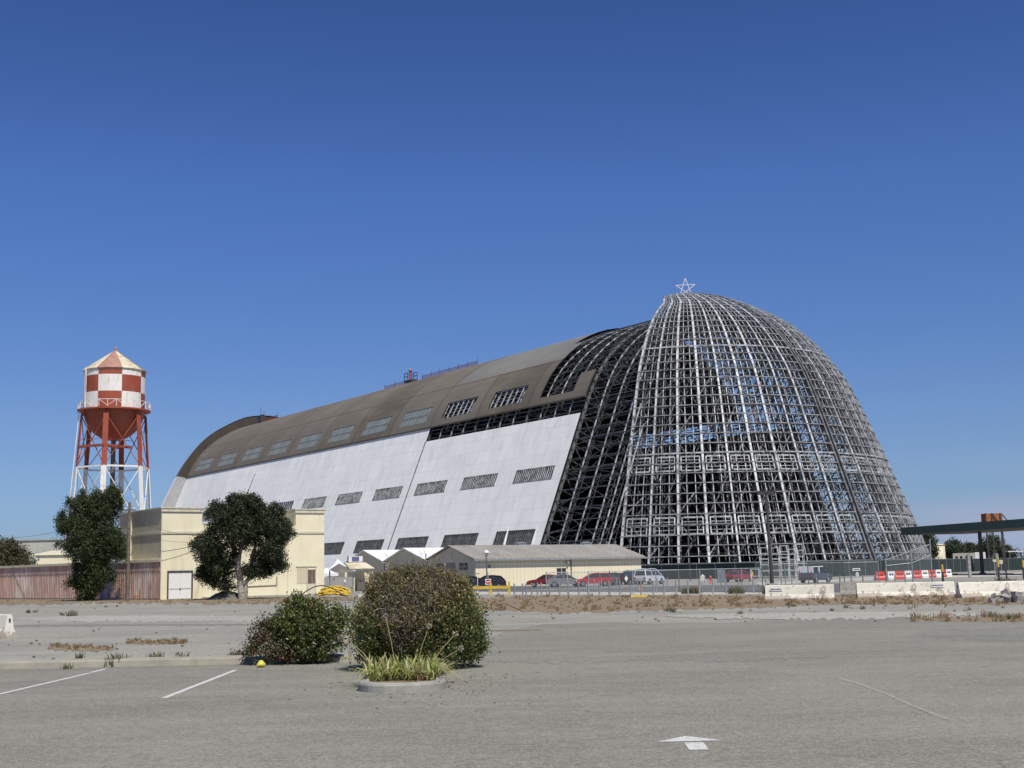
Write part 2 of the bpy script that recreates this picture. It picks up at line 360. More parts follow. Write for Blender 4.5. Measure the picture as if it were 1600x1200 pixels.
M_['rock'] = simple('broken_concrete', (.33, .31, .285), (.18, .17, .155), 3, .95, bump=.6)
M_['gravel'] = simple('gravel_heap', (.17, .155, .13), (.10, .09, .075), 8, .95, bump=.6)
M_['tyre'] = simple('tyre_rubber', (.015, .015, .015), (.025, .025, .024), 8, .85)
M_['chrome'] = simple('alloy', (.5, .5, .5), (.35, .35, .35), 8, .3, .8)
M_['lamp'] = simple('lamp_lens', (.75, .72, .66), (.6, .57, .5), 8, .2)
M_['tail'] = simple('red_lens', (.4, .02, .015), (.3, .02, .015), 8, .25)
def paint(name, c):
    t = NT(name); m = t.out(t.mix(t.rng(t.noise(2, 3), .4, .7, 0, .35), c, tuple(x * .8 + .02 for x in c)), .28)
    t.p.inputs['Coat Weight'].default_value = .5; return m
def seethru(name, c, alpha):
    t = NT(name); t.out(c, .6, .3); t.p.inputs['Alpha'].default_value = alpha; return t.m
M_['chain'] = seethru('chain_link_wire', (.36, .38, .38), .16)
M_['netting'] = seethru('orange_red_safety_net', (.60, .12, .06), .3)
def leafmat(name, cols, rough=.55, trans=.25):
    t = NT(name); g = t.n('ShaderNodeNewGeometry'); cr_ = t.n('ShaderNodeValToRGB')
    e = cr_.color_ramp.elements
    for i, (p, c) in enumerate(cols):
        el = e[i] if i < 2 else e.new(p); el.position = p; el.color = (*c, 1)
    cr_.color_ramp.interpolation = 'CONSTANT'
    t.l(g.outputs['Random Per Island'], cr_.inputs[0])
    n = t.noise(1.1, 3); col = t.mix(t.rng(n, .35, .65, 0, .35), cr_.outputs[0], tuple(c * .7 for c in cols[0][1]))
    m = t.out(col, rough)
    tr = t.n('ShaderNodeBsdfTranslucent'); t.l(col, tr.inputs[0]); mxs = t.n('ShaderNodeMixShader'); mxs.inputs[0].default_value = trans
    t.l(t.p.outputs[0], mxs.inputs[1]); t.l(tr.outputs[0], mxs.inputs[2]); t.l(mxs.outputs[0], t.t.nodes['Material Output'].inputs[0])
    return m
M_['leaf_dark'] = leafmat('dark_juniper_leaves', [(0, (.022, .032, .010)), (.35, (.030, .043, .013)), (.7, (.042, .057, .017)), (.93, (.058, .070, .024))], .6, .15)
M_['leaf_mid'] = leafmat('mid_green_leaves', [(0, (.032, .050, .014)), (.35, (.045, .067, .018)), (.7, (.062, .085, .024)), (.93, (.085, .095, .036))], .6, .2)
M_['leaf_far'] = leafmat('distant_tree_leaves', [(0, (.035, .055, .03)), (.4, (.05, .07, .035)), (.8, (.08, .09, .045))], .8, .1)
M_['leaf_rust'] = leafmat('rusty_tree_leaves', [(0, (.05, .06, .025)), (.4, (.085, .075, .03)), (.8, (.13, .085, .04))], .8, .1)
M_['leaf_green'] = leafmat('glossy_green_leaves', [(0, (.055, .085, .022)), (.3, (.095, .125, .032)), (.6, (.16, .18, .05)), (.8, (.32, .31, .10)), (.95, (.34, .15, .06)), (.98, (.5, .48, .3))], .4, .3)
M_['leaf_brown'] = leafmat('dry_olive_brown_leaves', [(0, (.10, .095, .035)), (.22, (.19, .155, .06)), (.45, (.15, .165, .05)), (.6, (.30, .22, .09)), (.76, (.42, .35, .14)), (.9, (.21, .10, .05)), (.96, (.58, .50, .27))], .5, .3)
M_['leaf_red'] = leafmat('dark_red_leaves', [(0, (.09, .045, .03)), (.15, (.20, .05, .05)), (.35, (.10, .09, .03)), (.6, (.08, .11, .03))], .5, .3)
M_['strap'] = leafmat('strap_leaves', [(0, (.24, .31, .07)), (.2, (.42, .46, .14)), (.5, (.58, .55, .24)), (.75, (.66, .56, .33)), (.93, (.45, .24, .15))], .5, .35)
M_['grass'] = leafmat('dry_grass_blades', [(0, (.25, .17, .08)), (.3, (.33, .24, .12)), (.55, (.19, .10, .05)), (.9, (.12, .12, .05))], .8, .3)
M_['twig_fine'] = leafmat('fine_grey_brown_twigs', [(0, (.16, .13, .10)), (.4, (.26, .22, .175)), (.75, (.11, .085, .065))], .9, .05)
M_['weed'] = leafmat('weeds', [(0, (.07, .09, .035)), (.5, (.12, .12, .06)), (.8, (.26, .19, .10))], .7, .3)
# ================================================================== GROUND
def sheet(name, poly, z, m, kind='structure', sub=None, label=None):
    b = MB(); n = len(poly); b.add([(p[0], p[1], z) for p in poly], [tuple(range(n))])
    o = b.build(name, m); return tag(o, label, kind=kind)
b = MB(); S = 9000
b.quad((-S, -200, 0), (S, -200, 0), (S, S, 0), (-S, S, 0)); tag(b.build('ground', M_['asphalt_old']), kind='structure')
# parking lot in front (newer surface) - wobbly far edge
edge = []
for i in range(61):
    x = -14 + i * 1.25
    y = (28.75 if x < -2.6 else 29 + min(1, (x + 2.6) / 3) * 17) + (0 if x < -2.6 else 1.2 * math.sin(x * .7) + .8 * math.sin(x * 2.1 + 1))
    edge.append((x, y))
tag(sheet('parking_lot', [(-80, -40), (80, -40), (80, edge[-1][1])] + edge[::-1] + [(-80, 28.75)], .004, M_['asphalt']), kind='structure')
# dry soil strip under the posts and barriers
def gp(*pp): return [tuple(G(x, y)[:2]) for x, y in pp]
def band(name, near, far, z, m, n=80, wob=.5, seed=1):
    """strip between two wobbly edges given as photo points, left to right"""
    r = random.Random(seed); b = MB(); rows = []
    nx = [p[0] for p in near]; ny = [p[1] for p in near]; fx = [p[0] for p in far]; fy = [p[1] for p in far]
    for i in range(n + 1):
        t_ = i / n; xa = nx[0] + (nx[-1] - nx[0]) * t_; xb = fx[0] + (fx[-1] - fx[0]) * t_
        tp = min(1, 5 * t_, 5 * (1 - t_)) ** .5
        ya = float(np.interp(xa, nx, ny)); yb = float(np.interp(xb, fx, fy)); mid = (ya + yb) / 2
        ya = mid + (ya - mid) * tp * (1 + r.uniform(-wob, wob)); yb = mid + (yb - mid) * tp * (1 + r.uniform(-wob, wob) * .5)
        rows.append((G(xa, max(ya, yb + .15), z), G(xb, yb, z)))
    for p, q in zip(rows, rows[1:]): b.quad(p[0], q[0], q[1], p[1])
    return tag(b.build(name, m), kind='structure')
band('dry_verge', ((690, 958), (900, 957), (1190, 949), (1260, 945), (1330, 943), (1500, 945), (1720, 946)), ((640, 931), (1000, 930), (1720, 930)), .008, M_['soil'], 160, .22, 3)
band('dirt_patch', ((-100, 943), (60, 945), (140, 942), (300, 943), (580, 940)), ((-100, 934), (580, 931)), .012, M_['soil'], 110, .5, 4)
band('dirt_strip', ((75, 1016), (180, 1018)), ((75, 1008), (180, 1009)), .008, M_['soil'], 40, .5, 5)
band('dirt_strip', ((200, 1006), (292, 1006)), ((200, 1001), (292, 1001)), .008, M_['soil'], 40, .6, 6)
band('dirt_strip', ((1420, 969), (1700, 974)), ((1420, 965), (1700, 963)), .008, M_['soil'], 60, .6, 8)
M_['patch_dark'] = asphalt('dark_sealed_patch', (.20, .195, .17), (.155, .15, .13), (.235, .22, .185), 1.0)
M_['patch_dark2'] = asphalt('faint_dark_patch', (.215, .206, .172), (.165, .158, .134), (.25, .235, .19), 1.0)
M_['patch_pale'] = asphalt('pale_sandy_patch', (.345, .335, .29), (.27, .262, .228), (.37, .34, .28), 1.0)
band('worn_patch', ((-60, 980), (60, 979), (420, 977), (700, 975)), ((-60, 976.5), (60, 976), (420, 974.5), (700, 974)), .004, M_['patch_dark'], 90, .6, 12)
band('worn_patch', ((30, 970), (300, 972), (560, 969)), ((30, 963), (300, 962), (560, 963)), .004, M_['patch_pale'], 90, .5, 13)
band('worn_patch', ((1040, 966), (1300, 968), (1560, 962)), ((1040, 959), (1300, 956), (1560, 956)), .014, M_['patch_pale'], 90, .5, 14)
band('worn_patch', ((1430, 996), (1700, 1003)), ((1430, 984), (1700, 976)), .008, M_['patch_dark'], 70, .5, 15)
band('worn_patch', ((760, 1037), (1300, 1030)), ((760, 1028), (1300, 1018)), .008, M_['patch_dark2'], 120, .6, 16)
band('dirt_strip', ((760, 986), (850, 985)), ((760, 984), (850, 984)), .012, M_['soil'], 30, .6, 9)
# the road and car park beyond the posts
tag(sheet('road', gp((640, 924.5), (1190, 926.5), (1700, 922)) + [(G(1700, 905)[0], G(1700, 905)[1]), tuple(G(1190, 914)[:2]), tuple(G(700, 917)[:2])], .009, M_['asphalt_dark']), kind='structure')
tag(sheet('concrete_strip', gp((560, 933), (640, 933), (760, 929.5), (1000, 930), (1190, 928.5), (1190, 926), (640, 924.5), (560, 926)), .013, M_['concrete_light']), kind='structure')
tag(sheet('airfield_apron', gp((1180, 911), (1300, 905.5), (1390, 899.5), (1700, 892), (1700, 897.5), (1400, 905), (1190, 915)), .014, M_['concrete_light']), kind='structure')
pl = G(832, 922.5); pr = G(1105, 913.5); dv = (pr - pl).normalized(); sd = Vector((-dv.y, dv.x, 0))
b = MB(); 
for s0, s1 in ((0, .16), (.17, .97)):
    a = pl.lerp(pr, s0); c = pl.lerp(pr, s1); b.quad(a, c, c + sd * 1.6, a + sd * 1.6)
o = b.build('road_marking', M_['paint']); o.location.z = .022; tag(o, kind='structure')
# rise of the airfield far off to the right, and hills on the horizon
b = MB(); pts = []
for i in range(41):
    x = 40 + i * 40; pts.append(x)
for i in range(40):
    for j, (y0, z0, y1, z1) in enumerate(((330, -.5, 380, 2.6), (380, 2.6, 1500, 2.9))):
        b.quad((pts[i], y0, z0), (pts[i + 1], y0, z0), (pts[i + 1], y1, z1), (pts[i], y1, z1))
tag(b.build('airfield_terrain', M_['soil']), kind='structure')
b = MB(); prev = None
for i in range(90):
    x = -3500 + i * 110; h = 28 + 26 * math.sin(i * .21 + 1) + 10 * math.sin(i * .63) + 6 * math.sin(i * 1.3 + 2) + 40 * max(0, (i - 50) / 40)
    cur = ((x, 4200, -5), (x, 4500, max(8, h) * 1.3), (x, 5200, max(14, h) * 1.7))
    if prev: b.quad(prev[0], cur[0], cur[1], prev[1]); b.quad(prev[1], cur[1], cur[2], prev[2])
    prev = cur
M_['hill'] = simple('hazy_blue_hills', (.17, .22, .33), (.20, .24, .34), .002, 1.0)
tag(b.build('hills', M_['hill']), kind='structure')

# ================================================================== HANGAR
A = math.atan(1360 / 2000)
Dv = Vector((-math.sin(A), math.cos(A), 0)); Nv = Vector((math.cos(A), math.sin(A), 0))
PIV = Nv * 197.7 + Dv * 219.9
def HG(v, u, z): return PIV + Nv * v + Dv * u + Vector((0, 0, z))
# cross-section: list of (w, z), dense
KEY = [(47, 0), (31, 39), (28.6, 43.6), (25.2, 48.2), (20, 52.7), (13.6, 56.5), (7, 58.9), (0, 59.8)]
def cat(p0, p1, p2, p3, t_):
    return tuple(.5 * ((2 * b_) + (-a_ + c_) * t_ + (2 * a_ - 5 * b_ + 4 * c_ - d_) * t_ * t_ + (-a_ + 3 * b_ - 3 * c_ + d_) * t_ ** 3) for a_, b_, c_, d_ in zip(p0, p1, p2, p3))
prof = [(47 - .4103 * z, z) for z in np.arange(0, 39, .5)]
ex = [(32.6, 35)] + KEY[1:] + [(-7, 58.9)]
for i in range(1, len(ex) - 2):
    for k in range(10): prof.append(cat(ex[i - 1], ex[i], ex[i + 1], ex[i + 2], k / 10))
prof.append((0, 59.8))
PZ = [p[1] for p in prof]; PW = [p[0] for p in prof]
def wz(z): return float(np.interp(z, PZ, PW))
def nrm(z):                         # outward normal in (w, z)
    z0 = max(0, z - .4); z1 = min(59.79, z + .4)
    dw = wz(z1) - wz(z0); dz = z1 - z0; n = Vector((dz, -dw)); return n.normalized()
arc = [0.]
for p, q in zip(prof, prof[1:]): arc.append(arc[-1] + math.dist(p, q))
def by_arc(s): return float(np.interp(s, arc, PZ))
ATOT = arc[-1]
def shell_pt(side, u, z, off=0.):
    n = nrm(z); return (side * (wz(z) + n.x * off), u, z + n.y * off)
def shell(mb, side, us, zs, keep, o_out, o_in, mi_out=0, mi_in=1):
    for i in range(len(us) - 1):
        for j in range(len(zs) - 1):
            if not keep((us[i] + us[i + 1]) / 2, (zs[j] + zs[j + 1]) / 2): continue
            for off, mi in ((o_out, mi_out), (o_in, mi_in)):
                q = [shell_pt(side, us[i], zs[j], off), shell_pt(side, us[i + 1], zs[j], off), shell_pt(side, us[i + 1], zs[j + 1], off), shell_pt(side, us[i], zs[j + 1], off)]
                mb.quad(*q, mi)
hangar = empty('airship_hangar', PIV, A, 'gigantic rounded hangar with white siding, brown roof and one end stripped to bare steel', 'hangar')
BAY = 22.0; FR = [-3.5 + BAY * k for k in range(-1, 12)]
WIN = [(BAY * k, BAY * k + 14.6) for k in range(0, 11)]
def inwin(u, z):
    k = any(a <= u <= b_ for a, b_ in WIN)
    return k and (7.4 < z < 10.4 or 21.1 < z < 23.9)
us = sorted(set([-3.3, 62.3, 240] + [a for w_ in WIN for a in w_])); us = [u for u in us if u <= 240]
zs = [0, 3.5, 7.4, 10.4, 14, 18, 21.1, 23.9, 28, 32, 35.1, 39]
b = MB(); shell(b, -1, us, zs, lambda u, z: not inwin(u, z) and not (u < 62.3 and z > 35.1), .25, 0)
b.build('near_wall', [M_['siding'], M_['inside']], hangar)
# seams between cladding stages, as proud cover strips
for u in (62.3, 172.5):
    b = MB()
    for z0, z1 in ((0, 18), (18, 35.1)): b.bar(shell_pt(-1, u, z0, .3), shell_pt(-1, u, z1, .3), .35, .12)
    b.build('seam_strip', M_['steel_mid'], hangar)
b = MB(); shell(b, 1, [-3.5] + [u for u in us if u > -3], zs, lambda u, z: not (35.1 < z and u < 60) , .25, 0)
b.build('far_wall', [M_['siding'], M_['inside']], hangar)
# roof
rz = [38.6, 40.5, 42.2, 44.7, 46.5, 48.5, 50, 51.5, 53, 54.5, 55.8, 57, 58, 58.8, 59.4, 59.79]
ru = sorted(set([-3.5, 1.9, 14.6, 18.5, 62.3, 240] + [BAY * k for k in range(1, 11)] + [BAY * k + 14.2 for k in range(1, 11)])); ru = [u for u in ru if u <= 240]
def roofkeep(u, z):
    if u < 1.9: return z < 44.7 - (0 if u > -4 else 9)
    if u < 14.6: return z < 40.5
    if u < 18.5 and z > 55: return False
    if 40.5 < z < 44.7 and any(BAY * k < u < BAY * k + 14.2 for k in range(1, 11)): return False
    return True
def greyzone(u, z): return 14 < u < 62.3 and z > 50.0
b = MB(); shell(b, -1, ru, rz, lambda u, z: roofkeep(u, z) and not greyzone(u, z), .45, .2)
for u0, u1 in zip(ru, ru[1:]):
    b.bar(shell_pt(-1, u0, 38.75, .4), shell_pt(-1, u1, 38.75, .4), .5, .35)
b.build('roof', [M_['roof_brown'], M_['inside']], hangar)
b = MB(); shell(b, -1, ru, rz, lambda u, z: roofkeep(u, z) and greyzone(u, z), .42, .2); b.build('roof_patch', [M_['roof_grey'], M_['inside']], hangar)
b = MB(); shell(b, 1, ru, rz, lambda u, z: u > 14, .45, .2); b.build('far_roof', [M_['roof_brown'], M_['inside']], hangar)
# windows
def window(mb_f, u0, u1, z0, z1, off, nu, nz_, bw, side=-1):
    for i in range(nu + 1):
        u = u0 + (u1 - u0) * i / nu; mb_f.bar(shell_pt(side, u, z0, off), shell_pt(side, u, z1, off), bw, .15)
    for j in range(nz_ + 1):
        z = z0 + (z1 - z0) * j / nz_; mb_f.bar(shell_pt(side, u0, z, off), shell_pt(side, u1, z, off), bw, .15)
for k, (u0, u1) in enumerate(WIN):
    if u1 > 240: continue
    for z0, z1 in ((21.1, 23.9), (7.4, 10.4)):
        f = MB(); window(f, u0, u1, z0, z1, .3, 20 if k < 6 else 10, 1 if z0 > 12 else 2, .13 if z0 > 12 else .09)
        fo = f.build('window', M_['steel_light'] if z0 > 12 else M_['steel_mid'], hangar)
        p_ = MB(); p_.quad(*[shell_pt(-1, u, z, .02) for u, z in ((u0, z0), (u1, z0), (u1, z1), (u0, z1))])
        p_.build('pane', M_['dark'] if k < 4 and z0 > 12 else M_['pane_old'], fo)
for k in range(3, 11):
    u0, u1 = BAY * k, BAY * k + 14.2
    f = MB(); window(f, u0, u1, 40.5, 44.7, .38, 8, 2, .06); fo = f.build('skylight', M_['pane_roof'], hangar)
    p_ = MB(); p_.quad(*[shell_pt(-1, u, z, .3) for u, z in ((u0, 40.5), (u1, 40.5), (u1, 44.7), (u0, 44.7))]); p_.build('pane', M_['pane_roof'], fo)
for k in (1, 2):
    u0, u1 = BAY * k, BAY * k + 14.2
    f = MB(); window(f, u0, u1, 40.5, 44.7, .1, 6, 1, .3)
    for i in range(1, 5): f.bar(shell_pt(-1, u0, 40.5 + i * .84, -.2), shell_pt(-1, u1, 40.5 + i * .84, -.2), .1)
    f.build('open_skylight', M_['steel_light'], hangar)
# the two tall vents standing on the wall over the metal building
# arches: outer chord, inner chord, webs
DRZ = [(51.2, 0), (43.4, 21.4), (36.1, 39.5), (32.2, 46.0), (26.9, 52.4), (20.6, 57.3), (11.0, 62.1), (5, 63.8), (0, 64.3)]
def umin(z):                        # how far forward the shell runs before it meets the doors
    R = float(np.interp(z, [p[1] for p in DRZ], [p[0] for p in DRZ])) + .8; d2 = R * R - wz(z) ** 2
    return -1.8 - (math.sqrt(d2) if d2 > 0 else 0)
def ok(u, z): return u >= umin(z) - (2.5 if z < 36 else -.6)
def chord_pts(n, off, z0=0.): return [by_arc(arc[0] + ATOT * i / n) for i in range(n + 1)]
def arch(u, parent, name='arch', depth=4.6, wd=.5, mats=None, n=24, full=True):
    b = MB(); zz = chord_pts(n, 0)
    for side in (-1, 1):
        o = [shell_pt(side, u, z, -.45) for z in zz]; i_ = [shell_pt(side, u, z, -depth) for z in zz]
        for a_, c_ in zip(o, o[1:]): b.bar(a_, c_, wd, .5)
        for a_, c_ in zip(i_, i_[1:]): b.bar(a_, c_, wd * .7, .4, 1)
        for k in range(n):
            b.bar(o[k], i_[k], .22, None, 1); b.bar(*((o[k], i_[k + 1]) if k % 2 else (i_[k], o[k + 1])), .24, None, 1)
    return b.build(name, [mats or M_['steel_mid'], M_['steel_dark']], parent)
for k, u in enumerate(FR[1:], 1): arch(u, hangar, mats=M_['steel_mid'] if k < 3 else M_['steel_dark'])
# lighter frames between arches
for k in range(0, 4):
    for m in ((0, .5, 1, 2, 3) if k == 0 else (1, 2, 3)):
        u = FR[k] + 5.5 * m; b = MB(); zz = [z for z in chord_pts(28, 0) if ok(u, z)]; nz1 = len(zz) - 1
        for side in (-1, 1):
            if k == 0 and side == 1: b.build('frame', [M_['steel_light'], M_['steel_dark']], hangar); b = MB()
            o = [shell_pt(side, u, z, -.35) for z in zz]; i_ = [shell_pt(side, u, z, -1.5) for z in zz]
            for a_, c_ in zip(o, o[1:]): b.bar(a_, c_, .2, .22)
            if k == 0 or True:
                for a_, c_ in zip(i_, i_[1:]): b.bar(a_, c_, .14, .14, 1)
                for q in range(nz1): b.bar(o[q], i_[q], .1, None, 1); b.bar(o[q], i_[min(nz1, q + 1)], .09, None, 1)
        b.build('frame', [M_['steel_light'], M_['steel_dark']], hangar)
# purlins
npur = 34
for i in range(npur + 1):
    s = 1.2 + (ATOT - 1.6) * i / npur; z = by_arc(s)
    u_end = 66 if z > 34 else 0; ua = max(-25.5, umin(z))
    b = MB(); b.bar(shell_pt(-1, ua, z, -.15), shell_pt(-1, u_end, z, -.15), .18, .16); b.build('purlin', M_['steel_mid'], hangar)
    b = MB(); b.bar(shell_pt(1, ua, z, -.15), shell_pt(1, 62, z, -.15), .18, .16); b.build('purlin', M_['steel_mid'], hangar)
b = MB()
for i in range(npur * 2):
    z = by_arc(1.2 + (ATOT - 2) * i / (npur * 2)); ua = max(-25.5, umin(z) + 1)
    b.bar(shell_pt(-1, ua, z, -2.4 if i % 2 else -4.7), shell_pt(-1, 18, z, -2.4 if i % 2 else -4.7), .1)
b.build('inner_girts', M_['steel_mid'], hangar)
# longitudinal trusses and bracing between the arches
b = MB(); lev = [by_arc(ATOT * i / 10) for i in range(11)]
for side in (-1, 1):
    for k in range(0, 7):
        for j, z in enumerate(lev[1:], 1):
            u0, u1 = FR[k], FR[k + 1]
            if k == 0:
                u0 = max(u0, umin(z) + 1)
                if u0 > u1 - 6: continue
            n = 4; 
            for off in (-1.2, -4.6): b.bar(shell_pt(side, u0, z, off), shell_pt(side, u1, z, off), .26)
            for q in range(n):
                ua = u0 + (u1 - u0) * q / n; ub = u0 + (u1 - u0) * (q + 1) / n
                b.bar(shell_pt(side, ua, z, -4.6 if q % 2 else -1.2), shell_pt(side, ub, z, -1.2 if q % 2 else -4.6), .18)
            zl = lev[j - 1]
            b.bar(shell_pt(side, u0, zl, -4.4), shell_pt(side, (u0 + u1) / 2, z, -4.4), .2)
            b.bar(shell_pt(side, u1, zl, -4.4), shell_pt(side, (u0 + u1) / 2, z, -4.4), .2)
            if k < 2 or side > 0:
                zm = (zl + z) / 2; um = (u0 + u1) / 2
                b.bar(shell_pt(side, u0, zl, -.8), shell_pt(side, um, zm, -.8), .15); b.bar(shell_pt(side, um, zm, -.8), shell_pt(side, u1, z, -.8), .15)
                b.bar(shell_pt(side, u1, zl, -.8), shell_pt(side, um, zm, -.8), .15); b.bar(shell_pt(side, um, zm, -.8), shell_pt(side, u0, z, -.8), .15)
b.build('bracing', M_['steel_dark'], hangar)
# inner floors / catwalk galleries along both flanks
for side in (-1, 1):
    for z in (9, 20, 31, 42):
        b = MB(); w_ = wz(z) - 5.2
        b.box(*sorted((side * w_, side * (w_ + 1.2))), -25, 230, z - .12, z); 
        for h_ in (.5, 1.1): b.bar((side * w_, -25, z + h_), (side * w_, 230, z + h_), .07)
        b.build('gallery', M_['steel_dark'], hangar)
# raking foot struts along the stripped bay
b = MB()
for k in range(0, 9):
    u = -25 + k * 2.75
    b.bar(shell_pt(-1, u, 0, -.4), shell_pt(-1, u + 1.4, 8.5, -3.2), .28); b.bar(shell_pt(-1, u + 2.75, 0, -.4), shell_pt(-1, u + 1.4, 8.5, -3.2), .28)
b.build('foot_struts', M_['steel_mid'], hangar)

# far doors (still clad)
FD = [(51.2, 0), (43.4, 21.4), (35.2, 39.2), (31.3, 45.8), (26.2, 52.2), (20.4, 56.9), (11.0, 61.9), (5, 63.4), (0, 63.7)]
M_['edge_shade'] = simple('shade_grey_door_edge', (.36, .36, .36), (.32, .32, .325), .3, .9)  # white door skin greyed, its shade put into the colour
M_['edge_shade_brown'] = simple('shade_brown_door_edge', (.062, .05, .038), (.045, .037, .03), .3, .9)  # roof brown darkened, shade of the top edge put into the colour
far_door = empty('hangar_door', HG(0, 236, 0), A, 'clad rounded end door standing proud of the far left end of the hangar', 'hangar door')
def domepts(DP, n):
    a_ = [0.]
    for p, q in zip(DP, DP[1:]): a_.append(a_[-1] + math.dist(p, q))
    ss = np.linspace(0, a_[-1], n + 1)
    R = np.interp(ss, a_, [p[0] for p in DP]); Z = np.interp(ss, a_, [p[1] for p in DP]); return list(zip(R, Z)), a_[-1]
def smooth(DP, n=8):
    e = [DP[0]] + DP + [(-DP[-2][0], DP[-2][1])]; out = []
    for i in range(1, len(e) - 2):
        for k in range(n): out.append(cat(e[i - 1], e[i], e[i + 1], e[i + 2], k / n))
    out.append(DP[-1]); return out
FDs = smooth(FD)
CUT = 4.2
def amax(r): return math.acos(min(1, CUT / r)) if r > CUT else 0.0
for nm, mt, zlo, zhi in (('door_wall', 'siding', 0, 39.3), ('door_roof', 'roof_brown', 39.2, 99)):
    b = MB(); pp = [p for p in FDs if zlo <= p[1] <= zhi and p[0] > CUT * .9]
    for dr, mi in ((0, 0), (-.4, 1)):
        for p, q in zip(pp, pp[1:]):
            for i in range(34):
                t0, t1 = -1 + 2 * i / 34, -1 + 2 * (i + 1) / 34
                b.quad(*[((r + dr) * math.sin(amax(r) * t_), (r + dr) * math.cos(amax(r) * t_), z) for t_, (r, z) in ((t0, p), (t1, p), (t1, q), (t0, q))], mi)
    b.build(nm, [M_[mt], M_['inside']], far_door)
for nm, mt, zlo, zhi in (('door_edge', 'edge_shade', 0, 39.3), ('door_top_edge', 'edge_shade_brown', 39.2, 99)):
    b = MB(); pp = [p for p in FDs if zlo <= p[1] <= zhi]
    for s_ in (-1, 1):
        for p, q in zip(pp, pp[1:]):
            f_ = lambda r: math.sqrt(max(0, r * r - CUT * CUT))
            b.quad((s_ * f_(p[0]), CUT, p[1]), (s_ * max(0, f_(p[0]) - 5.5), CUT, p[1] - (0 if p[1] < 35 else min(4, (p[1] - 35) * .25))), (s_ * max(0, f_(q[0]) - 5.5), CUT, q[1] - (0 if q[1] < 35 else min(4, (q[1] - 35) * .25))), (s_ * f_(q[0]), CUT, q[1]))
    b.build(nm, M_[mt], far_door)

# near doors: two stripped leaves of a quarter-orange dome
DP = smooth([(51.2, 0), (43.4, 21.4), (36.1, 39.5), (32.2, 46.0), (26.9, 52.4), (20.6, 57.3), (11.0, 62.1), (5, 63.8), (0.6, 64.3)])
DEPTH = 4.4
NN = 41
dnode, DT = domepts(DP, NN)
def din(i):                         # inner chord point of node i
    r, z = dnode[i]; r0, z0 = dnode[max(0, i - 1)]; r1, z1 = dnode[min(NN, i + 1)]
    n = Vector((z1 - z0, -(r1 - r0))).normalized(); return max(.3, r - n.x * DEPTH), z - n.y * DEPTH
def fac(r): return 1 + max(0., min(1., (16 - r) / 15)) * .42
U0 = -1.8
def dp(sg, phi, r, z): 
    a_ = R_(phi) * fac(r); return Vector((sg * r * math.sin(a_), U0 - r * math.cos(a_), z))
M_['steel_girt'] = simple('girt_steel', (.36, .365, .37), (.12, .118, .115), .8, .6, .1, .40, .64)
